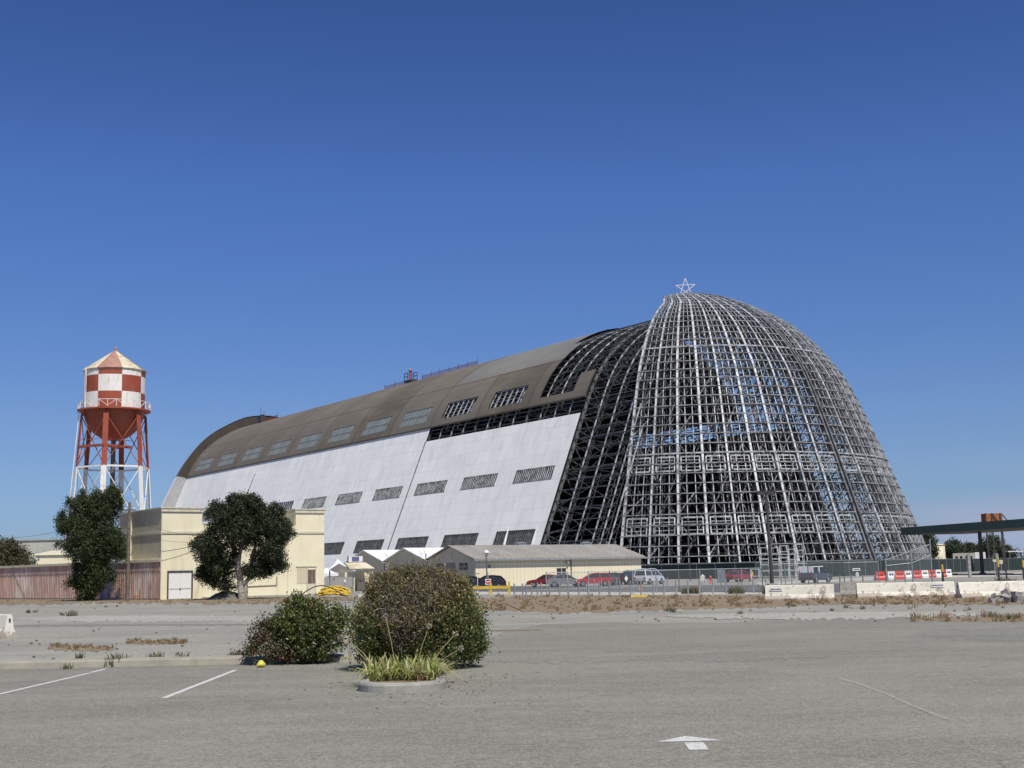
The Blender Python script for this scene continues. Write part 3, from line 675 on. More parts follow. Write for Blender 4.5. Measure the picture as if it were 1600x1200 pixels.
def make_door(sg, label):
    root = empty('hangar_door', PIV, A, label, 'hangar door', 'stripped doors of the near end of the hangar')
    ang = [.7 + i * (59 - .7) / 9 for i in range(10)]
    zb = 2
    for i, ph in enumerate(ang):
        b = MB(); wd = (.44 if i % 3 != 2 else .34) if i else .42; mt = M_['steel_light'] if i else M_['steel_mid']
        top = NN if i in (0, 9) else NN - 1
        for k in range(zb - 1, top):
            b.bar(dp(sg, ph, *dnode[k]), dp(sg, ph, *dnode[k + 1]), wd if k < NN * .83 else wd * .6, .5)
            b.bar(dp(sg, ph, *din(k)), dp(sg, ph, *din(k + 1)), .3 if k < NN * .83 else .18, .25, 1)
            if k % 2: b.bar(dp(sg, ph, *dnode[k]), dp(sg, ph, *din(k + 1)), .2, None, 1)
            else: b.bar(dp(sg, ph, *din(k)), dp(sg, ph, *dnode[k + 1]), .2, None, 1)
            if k % 3 == 0: b.bar(dp(sg, ph, *dnode[k]), dp(sg, ph, *din(k)), .16, None, 1)
        b.build('rib', [mt, M_['steel_mid']], root)
    step = ang[1] - ang[0]
    for i in range(9):
        for m in (1, 2):
            ph = ang[i] + step * m / 3; b = MB(); top = NN - 4
            for k in range(zb - 1, top): b.bar(dp(sg, ph, *dnode[k]), dp(sg, ph, *dnode[k + 1]), .12, .15)
            b.build('mullion', M_['steel_light'], root)
    fine = [ang[0] + (ang[-1] - ang[0]) * i / 27 for i in range(28)]
    for k in range(1, NN):
        b = MB(); r, z = dnode[k]; wd = .28 if k in (12, 24) else .17
        for p, q in zip(fine, fine[1:]): b.bar(dp(sg, p, r + .28, z), dp(sg, q, r + .28, z), wd, wd)
        pe = fine[-1] + .55 * 51 / max(8, r) * .8; b.bar(dp(sg, fine[-1], r + .28, z), dp(sg, pe, r + .28, z), wd, wd)   # girts run a little past the leaf's edge
        b.build('girt', M_['steel_girt'] if k not in (12, 24) else M_['steel_light'], root)
    # inner rings and cross bracing
    b = MB()
    for k in range(2, NN - 2, 4):
        ri, zi = din(k)
        for p, q in zip(ang, ang[1:]): b.bar(dp(sg, p, ri, zi), dp(sg, q, ri, zi), .26, .26)
        for p in fine[1:-1:2]:
            b.bar(dp(sg, p, *dnode[k]), dp(sg, p, ri, zi), .12)
        if k + 4 < NN:
            r2, z2 = din(k + 4)
            for n_, (p, q) in enumerate(zip(ang, ang[1:])):
                if (n_ + k // 4) % 2: b.bar(dp(sg, q, *dnode[k]), dp(sg, p, r2, z2), .2)
                else: b.bar(dp(sg, p, *dnode[k + 4]), dp(sg, q, ri, zi), .15)
            for n_, (p, q) in enumerate(zip(ang, ang[1:])):
                b.bar(dp(sg, p, ri, zi), dp(sg, q, r2, z2), .16); b.bar(dp(sg, q, ri, zi), dp(sg, p, r2, z2), .16)
    b.build('cross_bracing', M_['steel_girt'], root)
    b = MB()
    for k in range(2, NN - 4):
        for n_, (p, q) in enumerate(zip(ang, ang[1:])):
            if (k + n_) % 6 in (0, 1): b.bar(dp(sg, p if (k + n_) % 6 else (p + q) / 2, *[x - .2 for x in dnode[k]]), dp(sg, (p + q) / 2 if (k + n_) % 6 else q, *[x - .2 for x in dnode[k + 1]]), .13)
            r_, z_ = dnode[k]
            if k % 2: b.bar(dp(sg, p, r_ - 1.7, z_), dp(sg, q, r_ - 1.7, z_), .16)
    for p in fine[1::3] + fine[2::3]:
        for k in range(2, NN - 6, 2):
            b.bar(dp(sg, p, dnode[k][0] - 2.2, dnode[k][1]), dp(sg, p, dnode[k + 2][0] - 2.2, dnode[k + 2][1]), .14)
    for k in range(2, NN - 3):
        ri, zi = din(k)
        for p, q in zip(fine, fine[1:]): b.bar(dp(sg, p, ri + .1, zi), dp(sg, q, ri + .1, zi), .09)
        if k % 2 == 0 and k < NN - 6:
            r2, z2 = din(k + 2)
            for n_, p in enumerate(fine): b.bar(dp(sg, p, ri, zi), dp(sg, p, r2, z2), .09)
        if k % 2:
            for n_ in range(0, 27, 2): b.bar(dp(sg, fine[n_], *dnode[k]), dp(sg, fine[n_ + 1], ri, zi), .08)
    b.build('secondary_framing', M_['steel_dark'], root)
    # window sashes left in the frame, one part each
    for p, q in zip(ang, ang[1:]):
        for z0, z1 in ((20.6, 23.4), (8.2, 11.4)):
            b = MB(); pa, pb = p + step * .13, q - step * .13
            def rr(z): return float(np.interp(z, [d[1] for d in dnode], [d[0] for d in dnode])) - .1
            for z in (z0, z1): b.bar(dp(sg, pa, rr(z), z), dp(sg, pb, rr(z), z), .3)
            for x in (pa, pb): b.bar(dp(sg, x, rr(z0), z0), dp(sg, x, rr(z1), z1), .2)
            for n_ in range(1, 4): b.bar(dp(sg, pa, rr(z0 + (z1 - z0) * n_ / 4), z0 + (z1 - z0) * n_ / 4), dp(sg, pb, rr(z0 + (z1 - z0) * n_ / 4), z0 + (z1 - z0) * n_ / 4), .11)
            b.build('window_frame', M_['steel_light'], root)
    # base trucks on the curved rail
    b = MB()
    for zc in (2.6, 1.0):
        for off in (0, -DEPTH):
            for p, q in zip(fine, fine[1:]): b.bar(dp(sg, p, 50.7 + off, zc), dp(sg, q, 50.7 + off, zc), .35, .35)
    for n_, p in enumerate(fine):
        b.bar(dp(sg, p, 50.7, 1.0), dp(sg, p, 50.7, 2.6), .2)
        if n_ < 27: b.bar(dp(sg, p, 50.7, 1.0 if n_ % 2 else 2.6), dp(sg, fine[n_ + 1], 50.7, 2.6 if n_ % 2 else 1.0), .16)
        if n_ % 3 == 0: b.bar(dp(sg, p, 50.0, 0), dp(sg, p, 50.0, 1.0), 1.0, .8)
    b.build('base_truss', M_['steel_mid'], root)
    return root
make_door(-1, 'stripped steel skeleton door leaf left of the dark centre line, nearest the camera')
make_door(1, 'stripped steel skeleton door leaf right of the dark centre line, by the green canopy')

# star on top
pt = HG(0, U0, 64.6); b = MB(); c = PIV + Dv * U0 + Vector((0, 0, 67.0)); rad = 2.35
st = []
for i in range(5):
    a_ = PI / 2 + i * 2 * PI / 5; st.append(Vector((rad * math.cos(a_), 0, rad * math.sin(a_))))
star = empty('star_sign', HG(0, U0, 64.2) , -R_(7.5), 'white outline five-pointed star standing on top of the stripped dome', 'star')
for i in range(5):
    b = MB(); p, q = st[i], st[(i + 2) % 5]; b.bar(p + Vector((0, .0, 2.1)), q + Vector((0, 0, 2.1)), .16, .16); b.build('star_bar', M_['plastic_white'], star)
b = MB(); b.bar((0, .1, -.6), (0, .1, 1.6), .12); b.build('mount', M_['steel_mid'], star)

# things on the roof ridge
def ridge(x, zoff=0.0, zz=57.6):                 # point on the near roof slope under photo column x
    best = None
    for u in np.arange(-25, 245, .25):
        p = HG(-wz(zz) , float(u), zz)
        q = CM.transposed() @ (p - Vector((0, 0, EYE))); px = 800 + F * q.x / -q.z
        if best is None or abs(px - x) < best[0]: best = (abs(px - x), float(u))
    return best[1]
def net(x0, x1, h, label, zz=58.2):
    u0, u1 = sorted((ridge(x0, zz=zz), ridge(x1, zz=zz))); root = empty('safety_net_fence', HG(-wz(zz), u0, zz + .2), A, label, 'net fence', 'safety net fences on the roof')
    b = MB(); b.box(-.03, .03, 0, u1 - u0, .1, h * .85); b.build('net', M_['netting'], root)
    b = MB(); n = max(2, int((u1 - u0) / 4.5))
    for i in range(n + 1): y = (u1 - u0) * i / n; b.bar((0, y, -.3), (0, y, h + .5), .09)
    b.bar((0, 0, h * .85), (0, u1 - u0, h * .85), .06); b.build('posts', M_['steel_dark'], root)
net(601, 632, 1.3, 'red safety netting on the roof left of the work platform')
net(660, 746, 1.4, 'long red safety netting fence along the roof right of the work platform')
net(413, 434, 1.6, 'small red safety netting at the far end of the roof')
u = ridge(642, zz=58.4); root = empty('work_platform', HG(-wz(58.4), u, 58.6), A, 'dark work lift with railed platform and red light on the roof ridge', 'work platform')
b = MB(); b.box(-1, 1, -2.2, 2.2, .1, .9); b.build('chassis', M_['dark_metal'], root)
b = MB()
for y in (-2.2, 0, 2.2):
    for x in (-1, 1): b.bar((x, y, .9), (x, y, 3), .14)
for z in (2.0, 3.0):
    for x in (-1, 1): b.bar((x, -2.2, z), (x, 2.2, z), .12)
    for y in (-2.2, 2.2): b.bar((-1, y, z), (1, y, z), .12)
b.build('railing', M_['dark_metal'], root)
b = MB(); b.bar((0, .3, .9), (0, .3, 3.6), .3); b.build('mast', M_['plastic_red'], root)
b = MB(); b.lathe([(0, 0), (.5, 0), (.5, .5), (0, .9)], 10, (0, .3, 3.6)); b.build('beacon', M_['roof_rose'], root)
u = ridge(411, zz=58.2); root = empty('winch_box', HG(-wz(58), u, 58.4), A, 'small dark winch cabin with thin antennas at the far end of the roof', 'winch')
b = MB(); b.box(-.9, .9, -1.4, 1.4, 0, 2.4); b.prism([(-1, 2.4), (1, 2.4), (0, 2.9)], -1.5, 1.5); b.build('cabin', M_['dark_metal'], root)
b = MB(); b.bar((0, 1, 2.5), (0, 1, 5.5), .1); b.build('antenna', M_['steel_dark'], root); b = MB(); b.bar((.5, -1, 2.5), (.5, -1, 4.5), .1); b.build('antenna', M_['steel_dark'], root)
# ================================================================== WATER TOWER
TY = 230.0
tc_ = gx(172, TY); tower = empty('water_tower', tc_, 0, 'tall water tower with red and white checkered tank on red and white legs', 'water tower')
view = math.atan2(-tc_.y, -tc_.x)           # direction from tower towards the camera
def zt(y, x=178): return at(x, y, TY).z
z_eave, z_bot, z_bowl, z_apex = zt(583), zt(641), zt(689), zt(549)
RT = 46.2 * TY / 2000
bnd = [view + R_(-32 + 45 * i) for i in range(8)]       # panel boundaries
rows = [z_eave, zt(591), zt(616.5), z_bot]
for i in range(8):
    # viewed from the camera, +angle is to the right
    a0, a1 = bnd[i], bnd[i] + R_(45)
    b = MB(); 
    for j in range(3):
        red = (i + j) % 2 == 0
        n = 6; P_ = []
        for q in range(n):
            t0, t1 = a0 + (a1 - a0) * q / n, a0 + (a1 - a0) * (q + 1) / n
            b.add([(RT * math.cos(t0), RT * math.sin(t0), rows[j]), (RT * math.cos(t1), RT * math.sin(t1), rows[j]), (RT * math.cos(t1), RT * math.sin(t1), rows[j + 1]), (RT * math.cos(t0), RT * math.sin(t0), rows[j + 1])], [(0, 1, 2, 3)], 0 if red else 1)
    b.build('tank_panel', [M_['red'], M_['tank_white']], tower)
    b = MB(); re = RT * 1.05
    n = 4
    for q in range(n):
        t0, t1 = a0 + (a1 - a0) * q / n, a0 + (a1 - a0) * (q + 1) / n
        b.add([(re * math.cos(t0), re * math.sin(t0), z_eave + .25), (re * math.cos(t1), re * math.sin(t1), z_eave + .25), (.25 * math.cos(t1), .25 * math.sin(t1), z_apex), (.25 * math.cos(t0), .25 * math.sin(t0), z_apex)], [(0, 1, 2, 3)])
        b.add([(re * math.cos(t0), re * math.sin(t0), z_eave + .25), (re * math.cos(t1), re * math.sin(t1), z_eave + .25), (RT * math.cos(t1), RT * math.sin(t1), z_eave - .1), (RT * math.cos(t0), RT * math.sin(t0), z_eave - .1)], [(3, 2, 1, 0)])
    b.bar((re * math.cos(a0), re * math.sin(a0), z_eave + .3), (.2 * math.cos(a0), .2 * math.sin(a0), z_apex + .05), .14)
    b.build('roof_panel', M_['roof_rose'] if i % 2 == 0 else M_['roof_cream'], tower)
b = MB(); b.lathe([(0, .9), (.22, .7), (.28, .35), (.16, .1), (.3, -.2)], 10, (0, 0, z_apex)); b.build('finial', M_['roof_rose'], tower)
b = MB(); hb = z_bot - z_bowl; b.lathe([(RT * math.sin(PI / 2 * i / 14), -hb * math.cos(PI / 2 * i / 14)) for i in range(15)], 40, (0, 0, z_bot)); b.build('bowl', M_['red'], tower)
# balcony
b = MB(); b.lathe([(RT - .05, -.1), (RT + 1.05, -.1), (RT + 1.05, -.35), (RT - .05, -.4)], 40, (0, 0, z_bot), smooth=False); b.build('balcony', M_['red'], tower)
b = MB(); n = 26
for i in range(n):
    t0, t1 = 2 * PI * i / n, 2 * PI * (i + 1) / n; p = lambda a_, z: (math.cos(a_) * (RT + 1), math.sin(a_) * (RT + 1), z_bot + z)
    b.bar(p(t0, 0), p(t0, 1.25), .09); b.bar(p(t0, 1.25), p(t1, 1.25), .09); b.bar(p(t0, 1.25 if i % 2 else .1), p(t1, .1 if i % 2 else 1.25), .07)
b.build('railing', M_['tank_white'], tower)
# legs
zr = zt(731.5); Rt, Rb = 50 * TY / 2000, 62 * TY / 2000; ztop = z_bot - 1.0
def legr(z): return Rb + (Rt - Rb) * (z - 0) / ztop * 1.0 if z > 0 else Rb
def legr(z): 
    zm = zt(782); return Rt + (ztop - z) / (ztop - zm) * (59.5 * TY / 2000 - Rt)
angs = [view + R_(-13.5 + 60 * i) for i in range(6)]
def lp(a_, z): return (legr(z) * math.cos(a_), legr(z) * math.sin(a_), z)
for a_ in angs:
    for (z0, z1, m) in ((zr, ztop, 'red'), (0, zr, 'tank_white')):
        b = MB(); tx = Vector((-math.sin(a_), math.cos(a_), 0))
        if m == 'red': b.bar(Vector(lp(a_, ztop)) - Vector((math.cos(a_), math.sin(a_), 0)) * .9, lp(a_, ztop), 1.0, .6)
        p, q = Vector(lp(a_, z0)), Vector(lp(a_, z1))
        for s_ in (-.27, .27): b.bar(p + tx * s_, q + tx * s_, .16, .4, up=tx)
        n = int((z1 - z0) / .85)
        for i in range(n):
            b.bar(p.lerp(q, i / n) + tx * (.27 if i % 2 else -.27), p.lerp(q, (i + 1) / n) + tx * (-.27 if i % 2 else .27), .11)
        b.bar(p, q, .12, .34, up=tx)
        b.build('leg', M_[m], tower)
levels = [1.0, zt(830), zr, ztop - .3]
for j, (z0, z1) in enumerate(zip(levels, levels[1:])):
    m = 'red' if z0 >= zr - .1 else 'tank_white'
    for i in range(6):
        a0, a1 = angs[i], angs[(i + 1) % 6]
        for za, zb_ in ((z0, z1), (z1, z0)):
            b = MB(); b.bar(lp(a0, za), lp(a1, zb_), .12); b.build('brace_rod', M_[m], tower)
        b = MB()
        if j < 2 or True:
            p, q = Vector(lp(a0, z0)), Vector(lp(a1, z0)); b.bar(p, q, .26, .3)
        b.build('strut', M_['tank_white'] if j < 3 else M_['red'], tower)
b = MB(); b.tube((0, 0, 0), (0, 0, z_bowl + .2), .42, None, 14); b.build('riser_pipe', M_['steel_mid'], tower)
b = MB(); a_ = angs[5]; q_ = Vector(lp(angs[5], zt(700))); q2 = Vector(lp(angs[0], zt(700))); q3 = Vector((.8 * math.cos(view + 1), .8 * math.sin(view + 1), zt(700)))
for p, q in ((q_, q2), (q2, q3), (q3 + Vector((2.5, 0, 0)), q2)): b.bar(p, q, .7, .4); b.bar(p + Vector((0, 0, 1.2)), q + Vector((0, 0, 1.2)), .08)
b.build('platform', M_['red'], tower)
b = MB()
la = view - R_(62)
for s_ in (-.22, .22):
    o = Vector((-math.sin(la), math.cos(la), 0)) * s_; rr = RT + .35
    b.bar(Vector((rr * math.cos(la), rr * math.sin(la), z_bot)) + o, Vector((rr * math.cos(la), rr * math.sin(la), z_eave + .5)) + o, .1)
for i in range(22):
    z = z_bot + i * (z_eave - z_bot) / 22; o = Vector((-math.sin(la), math.cos(la), 0)) * .22; c = Vector((rr * math.cos(la), rr * math.sin(la), z)); b.bar(c - o, c + o, .05)
b.build('ladder', M_['tank_white'], tower)
b = MB(); p1 = Vector(lp(angs[4], zt(830))) * 1.0; ad = angs[5] - .12
def lq(z, r=1.06): return (legr(z) * r * math.cos(ad), legr(z) * r * math.sin(ad), z)
b.bar(lq(0), lq(z_bot), .12); b.build('leg_ladder', M_['tank_white'], tower)

# ================================================================== BUILDINGS
fN = Vector((.819, .574, 0)); fD = Vector((-.574, .819, 0))        # facade direction and depth direction
c0 = Vector((-32.6, 118.7, 0)); fa = math.atan2(fN.y, fN.x)
yb = empty('cream_building', c0, fa, 'cream flat-roofed stucco building with white double door, beside the dark juniper', 'building')
W = 16.6; H1 = 8.4; HL = 6.9
b = MB()
b.box(0, W, 0, 12, 0, 6.1)
b.box(0, 3.9, .0, 12, 6.1, H1 - .35); b.box(W - 3.1, W, 0, 12, 6.1, H1 - .35); b.box(3.9, W - 3.1, .0, .35, 6.1, HL); b.box(3.9, W - 3.1, 11.6, 12, 6.1, HL)
b.build('wall', M_['cream'], yb)
b = MB(); b.box(-.012, 0, .02, 11.98, 3.9, H1 - .36); b.build('side_wall', M_['cream_shade'], yb)
b = MB()
for x0, x1 in ((-.1, 4.0), (W - 3.2, W + .1)):
    b.box(x0, x1, -.12, 12.1, H1 - .35, H1 - .05); b.box(x0 - .06, x1 + .06, -.18, 12.16, H1 - .05, H1 + .06)
b.box(-.09, W + .09, -.09, -.004, 6.02, 6.22); b.box(-.09, -.014, -.004, 12, 6.02, 6.22)
b.box(4.0, W - 3.2, -.06, .4, HL, HL + .1)
b.build('cornice', M_['trim'], yb)
b = MB(); b.box(-.25, 0, 8.3, 8.9, 3.4, H1 - .4); b.build('pilaster', M_['cream'], yb)
d = MB(); d.box(.75, 1.83, -.03, -.004, .05, 2.42); d.box(1.86, 2.9, -.03, -.004, .05, 2.42); do = d.build('door', M_['door_white'], yb)
b = MB(); b.box(.6, .74, -.05, -.003, 0, 2.6); b.box(2.92, 3.06, -.05, -.003, 0, 2.6); b.box(.6, 3.06, -.08, -.05, 2.45, 2.62); b.box(.8, 2.85, -.04, -.031, .92, .97); b.build('door_frame', M_['steel_dark'], do)
b = MB(); b.box(1.78, 1.9, -.07, -.03, .85, 1.0); b.build('handle', M_['dark_metal'], do)
x0 = W - 2.95
b = MB(); b.box(x0, x0 + 1.02, -.02, -.004, 1.15, 2.75); b.build('shutter', M_['gable_metal'], yb)
b = MB(); b.box(x0 + 1.15, x0 + 1.95, -.03, -.004, 1.15, 2.5); b.build('boarded_window', M_['rot_wood'], yb)
b = MB(); b.box(x0 - .1, x0 + 2.15, -.07, -.004, 2.76, 2.88); b.box(x0 + 1.03, x0 + 1.13, -.05, -.004, 0.1, 2.76); b.box(x0 + 1.97, x0 + 2.07, -.05, -.004, .1, 2.76); b.box(x0 + 1.15, x0 + 1.95, -.024, -.004, .1, 1.12); b.build('door_frame', M_['trim'], yb)
b = MB(); b.tube((4.9, -.06, 5.3), (4.9, -.06, 7.1), .03); b.path([(6.2, -.05, 2.2), (6.2, -.05, .95), (11.5, -.05, 1.05), (11.5, -.05, 1.9)], .03, 5); b.build('conduit', M_['dark_metal'], yb)
b = MB(); b.box(W - 3.95, W - 3.9, -.03, -.002, 0, 6.0); b.box(-.05, 0.04, -.05, 0.0, 0, H1 - .4); b.build('downpipe', M_['trim'], yb)
b = MB(); b.box(4, W - .2, -1.4, -.01, 0, .12); b.build('walkway', M_['concrete'], yb)

# red corrugated shed/fence wall
p1 = c0 + Vector((0.0, 0, 0)); p0 = Vector((-68, 156.5, 0)); dd = (p0 - p1); Ls = dd.length; sa = math.atan2(-dd.y, -dd.x)
shed = empty('corrugated_shed', p0, sa, 'long low shed of peeling red corrugated sheets behind the tall narrow tree', 'shed')
b = MB(); n = int(Ls / .21); hh = 3.45
for i in range(n):
    x0, x1 = i * Ls / n, (i + 1) * Ls / n; y0, y1 = (0, -.06) if i % 2 else (-.06, 0)
    b.quad((x0, y0, .12), (x1, y1, .12), (x1, y1, hh), (x0, y0, hh))
b.box(0, Ls, .02, 9, 0, hh - .05); b.build('wall', M_['shed'], shed)
b = MB(); b.box(0, Ls, -.16, 9.2, hh, hh + .24); b.build('roof_edge', M_['trim'], shed)
b = MB(); b.box(0, Ls, -.09, -.062, 2.72, 2.8); b.build('rail', M_['shed'], shed)

# metal buildings with gables
mN, mD = Nv, Dv; ma = A
mc = Vector((-5.3, 170, 0))
def gable_bldg(name, base, width, length, eave, peak, roofm, label, first=False, sink=0.0):
    """gable faces -N; local x along N (length), local y along D (width)"""
    root = empty(name, base, ma, label, 'building', 'gabled metal buildings below the hangar')
    b = MB(); b.quad((0, 0, 0), (length, 0, 0), (length, 0, eave), (0, 0, eave)); b.quad((0, width, 0), (length, width, 0), (length, width, eave), (0, width, eave)); b.build('side_wall', M_['cream_metal'], root)
    for x in (0, length): b = MB(); b.add([(x, 0, 0), (x, width, 0), (x, width, eave), (x, width / 2, peak), (x, 0, eave)], [(0, 1, 2, 3, 4)]); b.build('gable', M_['gable_metal'], root)
    b = MB(); ov = .45; th = .12; sl_ = (peak - eave) / (width / 2)
    for s_, y0 in ((1, 0), (-1, width)):
        ya = y0 - s_ * ov; za = eave - ov * sl_ + .06; yb_ = width / 2; zb_ = peak + .06
        for dz, flip in ((0, 0), (th, 1)): b.quad((-ov, ya, za + dz), (length + ov, ya, za + dz), (length + ov, yb_, zb_ + dz), (-ov, yb_, zb_ + dz))
        b.quad((-ov, ya, za), (length + ov, ya, za), (length + ov, ya, za + th), (-ov, ya, za + th))
        for x in (-ov, length + ov): b.quad((x, ya, za), (x, yb_, zb_), (x, yb_, zb_ + th), (x, ya, za + th))
    b.build('roof', M_[roofm], root)
    return root
g1 = gable_bldg('metal_building', mc, 12.4, 28.2, 3.62, 5.4, 'corr_roof', 'long cream metal building with rust-stained grey corrugated roof behind the parked cars')
b = MB(); b.box(-.06, -.01, 5.1, 7.4, 0, 3.2); b.build('sliding_door', simple('tan_door', (.36, .29, .21), None, 2, .8), g1)
for y in (2.0, 3.1, 8.2, 9.3):
    b = MB(); b.box(-.07, -.01, y, y + .85, 2.25, 3.15); wv = b.build('window', M_['dark'], g1); b = MB(); b.box(-.09, -.072, y - .08, y + .93, 2.62, 2.69); b.build('bar', M_['gable_metal'], wv)
b = MB(); b.box(-.07, -.01, 5.8, 6.7, 3.7, 4.5); b.build('vent', M_['gable_metal'], g1)
b = MB(); b.box(13.2, 14.7, -.06, -.01, 0, 2.2); dv_ = b.build('door', M_['dark'], g1); b = MB(); b.box(13.9, 14.0, -.08, -.062, 0, 2.2); b.box(13.1, 14.8, -.09, -.062, 2.2, 2.3); b.build('frame', M_['trim'], dv_)
b = MB(); b.tube((15.6, -.12, 0), (15.6, -.12, 3.4), .07); b.build('downpipe', M_['steel_mid'], g1)
b = MB(); b.lathe([(0, .1), (.22, .1), (.22, -.2), (0, -.3)], 10, (14.9, -.25, 3.0)); b.build('wall_lamp', M_['galv'], g1)
b = MB(); b.bar((-.5, -.55, 3.45), (29.5, -.55, 3.45), .2, .18); b.build('gutter', M_['galv'], g1)
for x in (11, 22.5):
    b = MB(); b.box(x, x + 1.3, 5.9, 6.7, 5.2, 5.8); b.prism([(x - .1, 5.8), (x + 1.4, 5.8), (x + .65, 6.0)], 5.8, 6.8); b.build('roof_vent', M_['galv'], g1)
for k in (1, 2):
    gb = gable_bldg('metal_building', mc + mD * (12.4 * k + .02 * k), 12.4, 27, 3.62, 5.4, 'white_roof', ['', 'middle metal building with bright white gabled roof, next to the grey-roofed one', 'farther metal building with bright white gabled roof, behind the sign kiosk'][k])
    b = MB(); b.box(-.05, -.01, .3, .55, .2, 4.6) if k == 1 else b.box(-.05, -.01, .1, .3, .2, 3.4); b.build('downpipe', M_['steel_mid'], gb)
# dark low lean-to to the left of the gables
# small kiosk gatehouse with sign
ky = 150.0; kc = gx(572, ky); 
kio = empty('gate_kiosk', kc, math.atan2(fN.y, fN.x) * .3, 'small open entrance kiosk with pale gabled roof and arched front, beside the taupe fence', 'kiosk')
b = MB()
for x in (-1.45, .62): b.box(x - .09, x + .09, -.9, -.72, 0, 2.3); b.box(x - .09, x + .09, .9, 1.08, 0, 2.3)
b.build('post', M_['trim'], kio)
b = MB()
for s0 in (-1, 1):
    cx = -.415 + s0 * .95
    for q in range(6):
        t0, t1 = q / 6 * PI / 2, (q + 1) / 6 * PI / 2
        b.bar((cx - s0 * (1 - math.cos(t0)) * .5, -.84, 1.55 + math.sin(t0) * .55), (cx - s0 * (1 - math.cos(t1)) * .5, -.84, 1.55 + math.sin(t1) * .55), .12, .1)
b.box(-1.36, .53, -.9, -.78, 2.12, 2.3); b.build('arch_trim', M_['trim'], kio)
b = MB(); b.box(-1.4, .6, .7, .85, 0, 2.3); b.box(-2.5, -1.55, -.7, 1.0, 0, 2.2); b.box(-1.0, .3, .3, .6, 0, 1.1); b.build('wall', M_['gable_metal'], kio)
b = MB()
for y0 in (-1.5, 1.7):
    for dz in (0, .08): b.quad((-2.0, y0, 2.55 + dz), (.85, y0, 2.55 + dz), (-.05, .1, 3.22 + dz), (-2.45, .1, 3.22 + dz))
b.quad((-2.0, -1.5, 2.55), (.85, -1.5, 2.55), (.85, -1.5, 2.63), (-2.0, -1.5, 2.63)); b.build('roof', M_['roof_cream'], kio)
b = MB(); b.add([(-1.95, -1.4, 2.55), (-1.95, 1.6, 2.55), (-2.4, .1, 3.2)], [(0, 1, 2)]); b.add([(-4.2, 7.0, 0), (-4.2, 7.0, 2.4), (-2.9, 4.6, 3.3), (-1.5, 2.3, 2.5), (-1.5, 2.3, 0)], [(0, 1, 2, 3, 4)]); b.build('gable', M_['gable_metal'], kio)
for x in (-1.3, -.6, .2):
    b = MB(); b.box(x - .05, x + .05, -1.45, -.9, 2.42, 2.54); b.build('rafter_end', M_['trim'], kio)
sg_ = empty('sign_board', kc + Vector((-1.22, .1, 3.3)), 0, 'white sign board with small violet-blue panel standing on the kiosk roof', 'sign')
b = MB(); b.box(-.82, .82, -.05, .05, .08, .74); b.build('board', M_['plastic_white'], sg_)
b = MB(); b.box(-.96, -.83, -.06, .4, .0, .78); b.build('frame', M_['steel_dark'], sg_)
b = MB(); b.box(-.40, .40, -.08, -.052, .17, .66); pn = b.build('panel', M_['purple'], sg_)
b = MB(); r_ = random.Random(3)
for row, zc in enumerate((.57, .43, .28)):
    x = -.32
    while x < .28:
        w_ = r_.uniform(.05, .13); b.box(x, x + w_, -.09, -.082, zc - .035, zc + .035); x += w_ + .05
b.build('lettering', M_['galv'], pn)
# taupe board fence and white marquee tents behind it
fe = empty('board_fence', gx(500, 128), 0, 'taupe board fence panels between the cream building and the kiosk', 'fence')
a0 = gx(500, 131); a1 = gx(552, 140)
rel0 = a0 - gx(500, 128); d_ = (a1 - a0); b = MB(); b.prism([(0, 0), (d_.length, 0), (d_.length, 1.68), (0, 1.68)], 0, .08, 0, Matrix.Translation(rel0) @ Matrix.Rotation(math.atan2(d_.y, d_.x), 4, 'Z')); b.build('boards', M_['fence_board'], fe)
for t_ in (.28, .99):
    p = rel0 + d_ * t_; b = MB(); b.box(p.x - .07, p.x + .07, p.y - .12, p.y - .01, 0, 2.4); b.build('post', M_['steel_mid'], fe)
p = rel0 + d_ * .72; b = MB(); b.box(p.x - .17, p.x + .17, p.y - .12, p.y - .06, 1.15, 1.4); b.build('notice', M_['plastic_white'], fe)
p = rel0 + d_ * .4; b = MB(); b.box(p.x - .12, p.x + .12, p.y - .12, p.y - .06, 1.45, 1.58); b.build('latch_box', M_['dark_metal'], fe)
tent = empty('marquee_tent', gx(528, 165), .3, 'white peaked marquee tent showing above the fence beside the cream building', 'tent')
def tentroof(b, w_, z0, z1, cx=0, cy=0):
    n = 6; sh = lambda t_: z0 + (z1 - z0) * (t_ ** 1.7)
    for k in range(n):
        r0, r1 = w_ * (1 - k / n), w_ * (1 - (k + 1) / n)
        for i in range(4):
            c_ = [(-1, -1), (1, -1), (1, 1), (-1, 1)]; p, q = c_[i], c_[(i + 1) % 4]
            b.quad((cx + p[0] * r0, cy + p[1] * r0, sh(k / n)), (cx + q[0] * r0, cy + q[1] * r0, sh(k / n)), (cx + q[0] * r1, cy + q[1] * r1, sh((k + 1) / n)), (cx + p[0] * r1, cy + p[1] * r1, sh((k + 1) / n)))
    for i in range(4):
        c_ = [(-1, -1), (1, -1), (1, 1), (-1, 1)]; p, q = c_[i], c_[(i + 1) % 4]
        b.quad((cx + p[0] * w_, cy + p[1] * w_, z0 - .35), (cx + q[0] * w_, cy + q[1] * w_, z0 - .35), (cx + q[0] * w_, cy + q[1] * w_, z0), (cx + p[0] * w_, cy + p[1] * w_, z0))
M_['tent'] = simple('white_tent_fabric', (.82, .82, .84), (.74, .75, .80), 1, .6)
b = MB(); tentroof(b, 1.9, 2.45, 3.95); b.build('canopy', M_['tent'], tent)
for x in (-1.8, 1.8):
    for y in (-1.8, 1.8): b = MB(); b.bar((x, y, 0), (x, y, 2.4), .1); b.build('leg', M_['galv'], tent)
